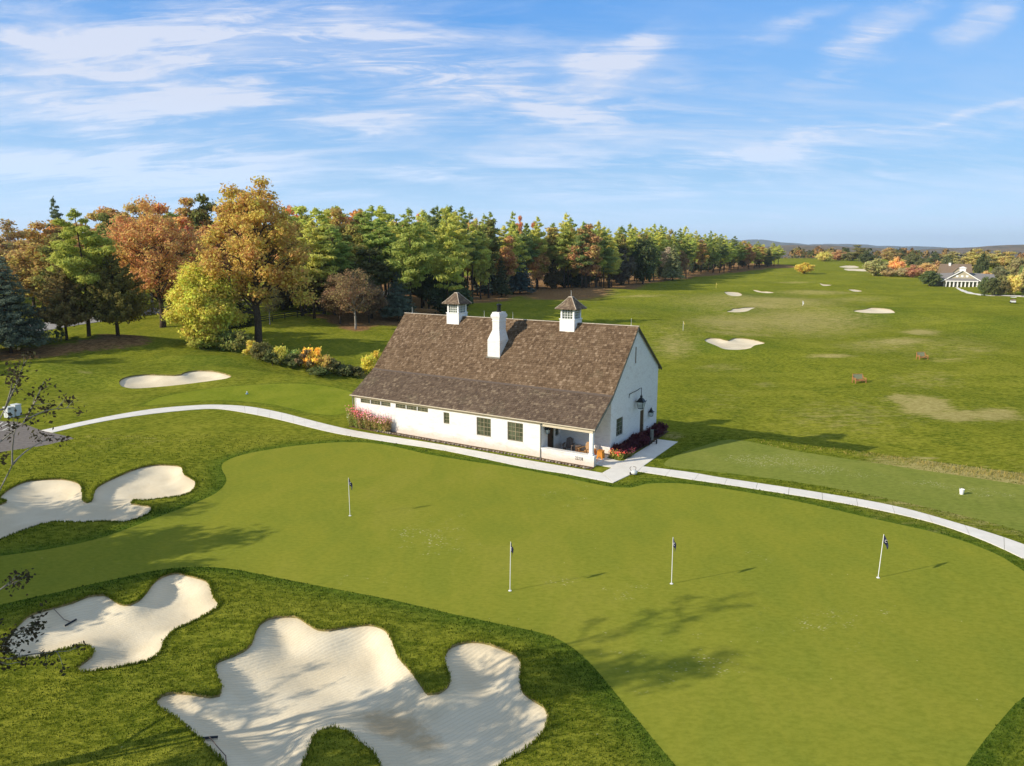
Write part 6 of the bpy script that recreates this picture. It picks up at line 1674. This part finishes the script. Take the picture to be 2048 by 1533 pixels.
# ------------------------------------------------------------------ planting round the barn
decid('maroon', 301, 1.1, .02, .75, 16, 1300, .075, .38, .03, .05, twigs=1)
for i in range(11):
    v = 3.35 + i * .82; 
    if 8.35 < v < 9.2: continue
    p = LW(.55 + R.uniform(-.08, .12), v); s = R.uniform(.85, 1.15)
    tree('shrub', 'maroon', (p[0], p[1], .03), s * .9, s, (.055, .017, .020), 'dark maroon shrub under the barn gable, %s from the porch corner' % ordinal(i + 1), 'maroon shrubs under the gable', 'shrub')
def flower_mesh(seed, H, Rr, n_stem, nleaf, nflow, lsize, fsize, ftop):
    rr = random.Random(seed); rs = np.random.RandomState(seed)
    m = MB(); tips = []
    for k in range(n_stem):
        a, r = rr.random() * 6.28, Rr * rr.random() ** .6
        b = (r * .4 * math.cos(a), r * .4 * math.sin(a), 0); t = (r * math.cos(a), r * math.sin(a), H * rr.uniform(.6, 1.05)); tips.append(t)
        m.tube(bend(b, t, rr, .06, 2), [.010, .008, .005], 4, cap=False)
    st = m.mesh('stem', plain('stem_green', (.16, .17, .04), .8) if 'stem_green' not in bpy.data.materials else bpy.data.materials['stem_green'])
    tp = np.array(tips)
    i = rs.randint(0, n_stem, nleaf); f = rs.uniform(.05, .8, (nleaf, 1)) ; C = tp[i] * np.column_stack([f * .6 + .4, f * .6 + .4, f]) + rs.normal(0, .07, (nleaf, 3)); C[:, 2] = np.abs(C[:, 2])
    lf = leaf_mesh('foliage', C, rs.normal(size=(nleaf, 3)) + [0, 0, .6], np.full(nleaf, lsize), .35, M_LEAF, rs)
    i = rs.randint(0, n_stem, nflow); C = tp[i] * np.column_stack([np.ones(nflow)] * 2 + [rs.uniform(ftop, 1.05, nflow)]) + rs.normal(0, .06, (nflow, 3))
    fl = leaf_mesh('blossom', C, rs.normal(size=(nflow, 3)) + [0, -.4, .6], np.full(nflow, fsize), .9, M_LEAF, rs)
    return st, lf, fl
FL = [flower_mesh(401, 1.75, .5, 40, 800, 110, .075, .042, .72), flower_mesh(402, 1.5, .5, 36, 800, 80, .075, .042, .68), flower_mesh(403, .58, .42, 30, 620, 75, .06, .042, .7)]
def flowers(u, v, k, fc, lc, lab, group, s=1.0, z=.03):
    p = LW(u, v); o = empty('flowering_plant', (p[0], p[1], z), R.random() * 6); o.scale = (s, s, s * R.uniform(.9, 1.1))
    st, lf, fl = FL[k]; link('stem', st, o); a = link('foliage', lf, o); a.color = lc + (1,); b = link('blossom', fl, o); b.color = fc + (1,)
    return tag(o, lab, 'flowers', group)
PK = [(.62, .10, .16), (.66, .16, .26), (.60, .22, .30), (.72, .40, .44)]
for i in range(11):
    u = -22.55 + i * .40; c = PK[0] if i in (1, 2) else PK[1] if i in (0, 3, 4) else PK[R.randrange(2, 4)]
    flowers(u, -.36 + R.uniform(-.14, .10), 0 if i < 6 else 1, c, R.choice([(.20, .20, .04), (.16, .19, .035), (.24, .18, .06)]), 'tall %s flowered plant against the barn front, %s from its left corner' % ('pink' if i > 2 or i == 0 else 'crimson', ordinal(i + 1)), 'tall flowers at the left of the barn front', R.uniform(.85, 1.12))
flowers(-23.2, .1, 1, (.75, .75, .70), (.12, .17, .04), 'white flowered plant at the left corner of the barn', None, .62)
for i, (u, v) in enumerate(((.45, 2.62), (.80, 2.72), (1.02, 3.05), (1.10, 3.55), (1.05, 4.0))):
    flowers(u, v, 2, [(.70, .12, .03), (.70, .05, .03), (.66, .03, .03), (.62, .03, .05), (.60, .05, .07)][i], (.24, .26, .04) if i < 2 else (.12, .12, .03), 'low red flowering plant at the porch corner bed, %s from the front' % ordinal(i + 1), 'red flowers at the porch corner', R.uniform(.9, 1.1), .04)
p = LW(-22.95, 1.0)
tree('shrub', 'wood_cedar', (p[0], p[1], 0), 2.3 / 12, .11, (.10, .13, .02), 'narrow upright evergreen at the left end wall of the barn', None, 'shrub')

# ------------------------------------------------------------------ the bare tree at the left edge and the trees outside the frame that shade the green
def bare_tree(base, tips, H, label, seed, leafn, col, W=5.0, extra=40):
    rr = random.Random(seed); rs = np.random.RandomState(seed)
    o = tag(empty('bare_tree', base), label, 'tree')
    B0 = Vector(base); m = MB(); top = Vector((.3, .2, H * .55))
    tr = bend((0, 0, -.3), top, rr, .05, 5); m.tube(tr, [.24, .20, .17, .15, .13, .11], 8)
    ends = []
    def limb(a, b, r, lev):
        pts = bend(a, b, rr, .09, 5); m.tube(pts, [r * (1 - i / 6.5) for i in range(6)], 5, cap=False)
        if lev == 0: ends.append(b); ends.append(pts[3]); return
        L = (Vector(b) - Vector(a)).length
        for k in range(4 + (lev > 1)):
            s = pts[rr.choice([2, 3, 4, 5])]; d = (Vector(b) - Vector(a)).normalized() + Vector((rr.gauss(0, .6), rr.gauss(0, .6), rr.gauss(.15, .5)))
            limb(s, s + d.normalized() * min(1.3, L * rr.uniform(.22, .36)), r * .45, lev - 1)
    for t in tips: limb(tr[rr.choice([2, 3, 4, 5])], Vector(t) - B0, .06, 2)
    for k in range(extra):
        a = rr.uniform(1.6, 4.7); e = Vector((math.cos(a) * W * rr.uniform(.3, .9), math.sin(a) * W * rr.uniform(.3, .9), H * rr.uniform(.4, 1.0)))
        limb(tr[rr.choice([2, 3, 4, 5])], e, .06, 2)
    m.build('trunk', M_PALEBARK, o, smooth=True)
    E = np.array([tuple(e) for e in ends]); i = rs.randint(0, len(E), leafn)
    c = link('crown', leaf_mesh('crown', E[i] + rs.normal(0, .10, (leafn, 3)), rs.normal(size=(leafn, 3)), np.full(leafn, .055), .6, M_LEAF, rs), o); c.color = col + (1,)
    return o
def at_dist(px, py, Y):
    d = ray(px, py); t = Y / d[1]; return (d[0] * t, d[1] * t, CAMH + d[2] * t)
bare_tree((-17.8, 16.2, 0), [at_dist(48, 845, 18.6), at_dist(10, 818, 18.9), at_dist(25, 930, 18.2), at_dist(40, 1150, 17.2), at_dist(32, 1268, 16.8), at_dist(18, 1318, 16.6), at_dist(-20, 1190, 17.4)], 9.6,
          'nearly bare tree with dark leaf clusters reaching in from the left edge', 501, 3600, (.030, .026, .014), 4.0, 2)
decid('airy_tree', 602, 12, 3.4, 4.6, 22, 5200, .16, .30, .2, .3, twigs=3)
decid('shade_tree', 601, 12, 3, 4.6, 26, 9500, .17, .30, .2, .3, twigs=3)
for i, (x, y, h, w) in enumerate(((-36.5, 25.4, 12.0, 9), (-44, 28, 13.5, 10), (-51, 29.5, 13.5, 10), (-41, 23.0, 11.5, 9), (-34, 22.6, 10, 7), (-47, 24, 13, 9), (-20.8, 12.5, 14.6, 6.0), (-30.5, 25.2, 8.5, 6), (-116, 92, 22, 14), (-105, 84, 20, 13), (-128, 100, 24, 15), (-96, 78, 16, 11), (-83, 83, 16, 11), (-78, 77.5, 13, 10), (-88, 80, 15, 11))):
    tree('leafy_tree', 'airy_tree' if i in (6, 7) else 'shade_tree', (x, y, hz(x, y)), h / 12, w / 9.2, (.15, .12, .03), 'tree standing left of the view whose shadow falls on the grass', 'trees left of the view', 'tree')

# ------------------------------------------------------------------ long grass blades on the near rough
def grass():
    rs = np.random.RandomState(77); X, Y = [], []
    for (y0, y1, dens) in ((15, 24, 210), (24, 32, 120), (32, 44, 55), (44, 56, 24)):
        hw0 = .78 * y1 + 2; n = int((y1 - y0) * 2 * hw0 * dens)
        X.append(rs.uniform(-hw0, hw0, n)); Y.append(rs.uniform(y0, y1, n))
    X = np.concatenate(X); Y = np.concatenate(Y)
    ok = ~pip(X, Y, GREENW) & ~pip(X, Y, TEERW) & ~pip(X, Y, TEEL) & ~pip(X, Y, LOTW)
    ok &= (np.abs(X) < .76 * Y + 2)
    X, Y = X[ok], Y[ok]
    ok = np.ones(len(X), bool)
    for bw in BW[:4]: ok &= ~pip(X, Y, bw[0])
    walks = [np.vstack([gpts(UP1), gpts(LO1)[::-1]]), np.vstack([gpts(UP2), gpts(LO2)[::-1]]), gpts([(1226.6, 966.4), (1204.5, 946.8), (1224, 936), (1191, 930.2), (1192, 921.5), (1213, 916.5), (1238, 923), (1247.5, 922.7), (1304, 888), (1309, 878.7), (1355.4, 884.6), (1286, 933.6), (1275, 943.2)]), np.array([LW(-22.8, -.7), LW(1.3, -.7), LW(1.3, 12), LW(-22.8, 12)])]
    for w in walks: ok &= ~pip(X, Y, w)
    X, Y = X[ok], Y[ok]
    for bw in BW[:3]:
        P = bw[0]; k = rs.randint(0, len(P), 5200); t = rs.uniform(0, 1, (5200, 1)); q = P[k] * (1 - t) + np.roll(P, -1, 0)[k] * t + rs.normal(0, .035, (5200, 2))
        q = q[np.abs(q[:, 0]) < .76 * q[:, 1] + 2]; X = np.concatenate([X, q[:, 0]]); Y = np.concatenate([Y, q[:, 1]])
    edge = np.zeros(len(X))
    for bw in BW[:3]: edge = np.maximum(edge, np.exp(-(pdist(X, Y, bw[0], 1.0) / .18) ** 2))
    col = .9 * np.exp(-(pdist(X, Y, GREENW, 3.0) / 1.0) ** 2)
    Z = hfull(X, Y); n = len(X)
    h = rs.uniform(.035, .085, n) * (1 + .5 * edge); w = rs.uniform(.012, .026, n) * np.clip(Y / 24, .9, 2.2)
    a = rs.uniform(0, 6.283, n); la = rs.uniform(0, 6.283, n); ll = h * rs.uniform(.1, .7, n)
    V = np.stack([np.column_stack([X - np.cos(a) * w, Y - np.sin(a) * w, Z - .01]), np.column_stack([X + np.cos(a) * w, Y + np.sin(a) * w, Z - .01]), np.column_stack([X + np.cos(la) * ll, Y + np.sin(la) * ll, Z + h])], 1).reshape(-1, 3)
    pat = sum(np.sin(X * f * math.cos(t) + Y * f * math.sin(t) + q) for f, t, q in ((.5, .3, 1), (.83, 1.9, 2), (1.5, 2.6, .4), (2.6, .9, 5), (4.1, 1.4, 3), (5.3, 2.9, 2))) / 6
    tone = np.clip(.42 + .42 * pat + rs.normal(0, .17, n) - .42 * col + .22 * edge, 0, 1)
    me = np_mesh('rough_grass', V, np.arange(3 * n).reshape(n, 3), M_GRASSBLADE, tone)
    o = link('rough_grass', me); o.color = GRASSCOL + (1,)
    tag(o, 'rough grass blades round the near bunkers', kind='stuff')
GRASSCOL = (.20, .225, .018)
grass()

def tall_grass():
    rs = np.random.RandomState(78); n = 9000
    u = rs.uniform(6, 62, n); v = 13.3 + rs.normal(0, .55, n) + .4 * np.sin(u * .5); keep = rs.uniform(0, 1, n) < np.clip((u - 8) / 26, .08, 1)
    u, v = u[keep], v[keep]; n = len(u)
    X = BARN_O[0] + UX[0] * u + VX[0] * v; Y = BARN_O[1] + UX[1] * u + VX[1] * v; Z = hbase(X, Y)
    h = rs.uniform(.12, .42, n) * np.clip(u / 34, .35, 1.1); w = rs.uniform(.012, .03, n); a = rs.uniform(0, 6.28, n); l = h * rs.uniform(.1, .6, n); b = rs.uniform(0, 6.28, n)
    V = np.stack([np.column_stack([X - np.cos(a) * w, Y - np.sin(a) * w, Z - .02]), np.column_stack([X + np.cos(a) * w, Y + np.sin(a) * w, Z - .02]), np.column_stack([X + np.cos(b) * l, Y + np.sin(b) * l, Z + h])], 1).reshape(-1, 3)
    m, T, out = new_mat('straw_grass'); r = T.attr('rnd').outputs['Fac']
    d = T.n('ShaderNodeBsdfDiffuse', i_Color=T.mix(r, (.17, .165, .025), (.42, .31, .10))); T.t.links.new(d.outputs[0], out.inputs[0])
    tag(link('tall_grass', np_mesh('tall_grass', V, np.arange(3 * n).reshape(n, 3), m, rs.uniform(0, 1, n))), 'straw coloured tall grass along the bank behind the tee strip', kind='stuff')
tall_grass()

# ------------------------------------------------------------------ the air
def haze():
    m = bpy.data.materials.new('haze_air'); m.use_nodes = True
    T = NT(m.node_tree); out = T.n('ShaderNodeOutputMaterial')
    v = T.n('ShaderNodeVolumePrincipled', i_Density=HAZE)
    v.inputs['Color'].default_value = (.74, .88, 1.0, 1); v.inputs['Anisotropy'].default_value = .2
    T.t.links.new(v.outputs[0], out.inputs['Volume'])
    b = MB(); b.box(-14000, 18000, -1500, 13500, -14, 330)
    tag(b.build('haze', m), 'thin bluish haze over the whole view', kind='stuff')
HAZE = 0.00007
haze()
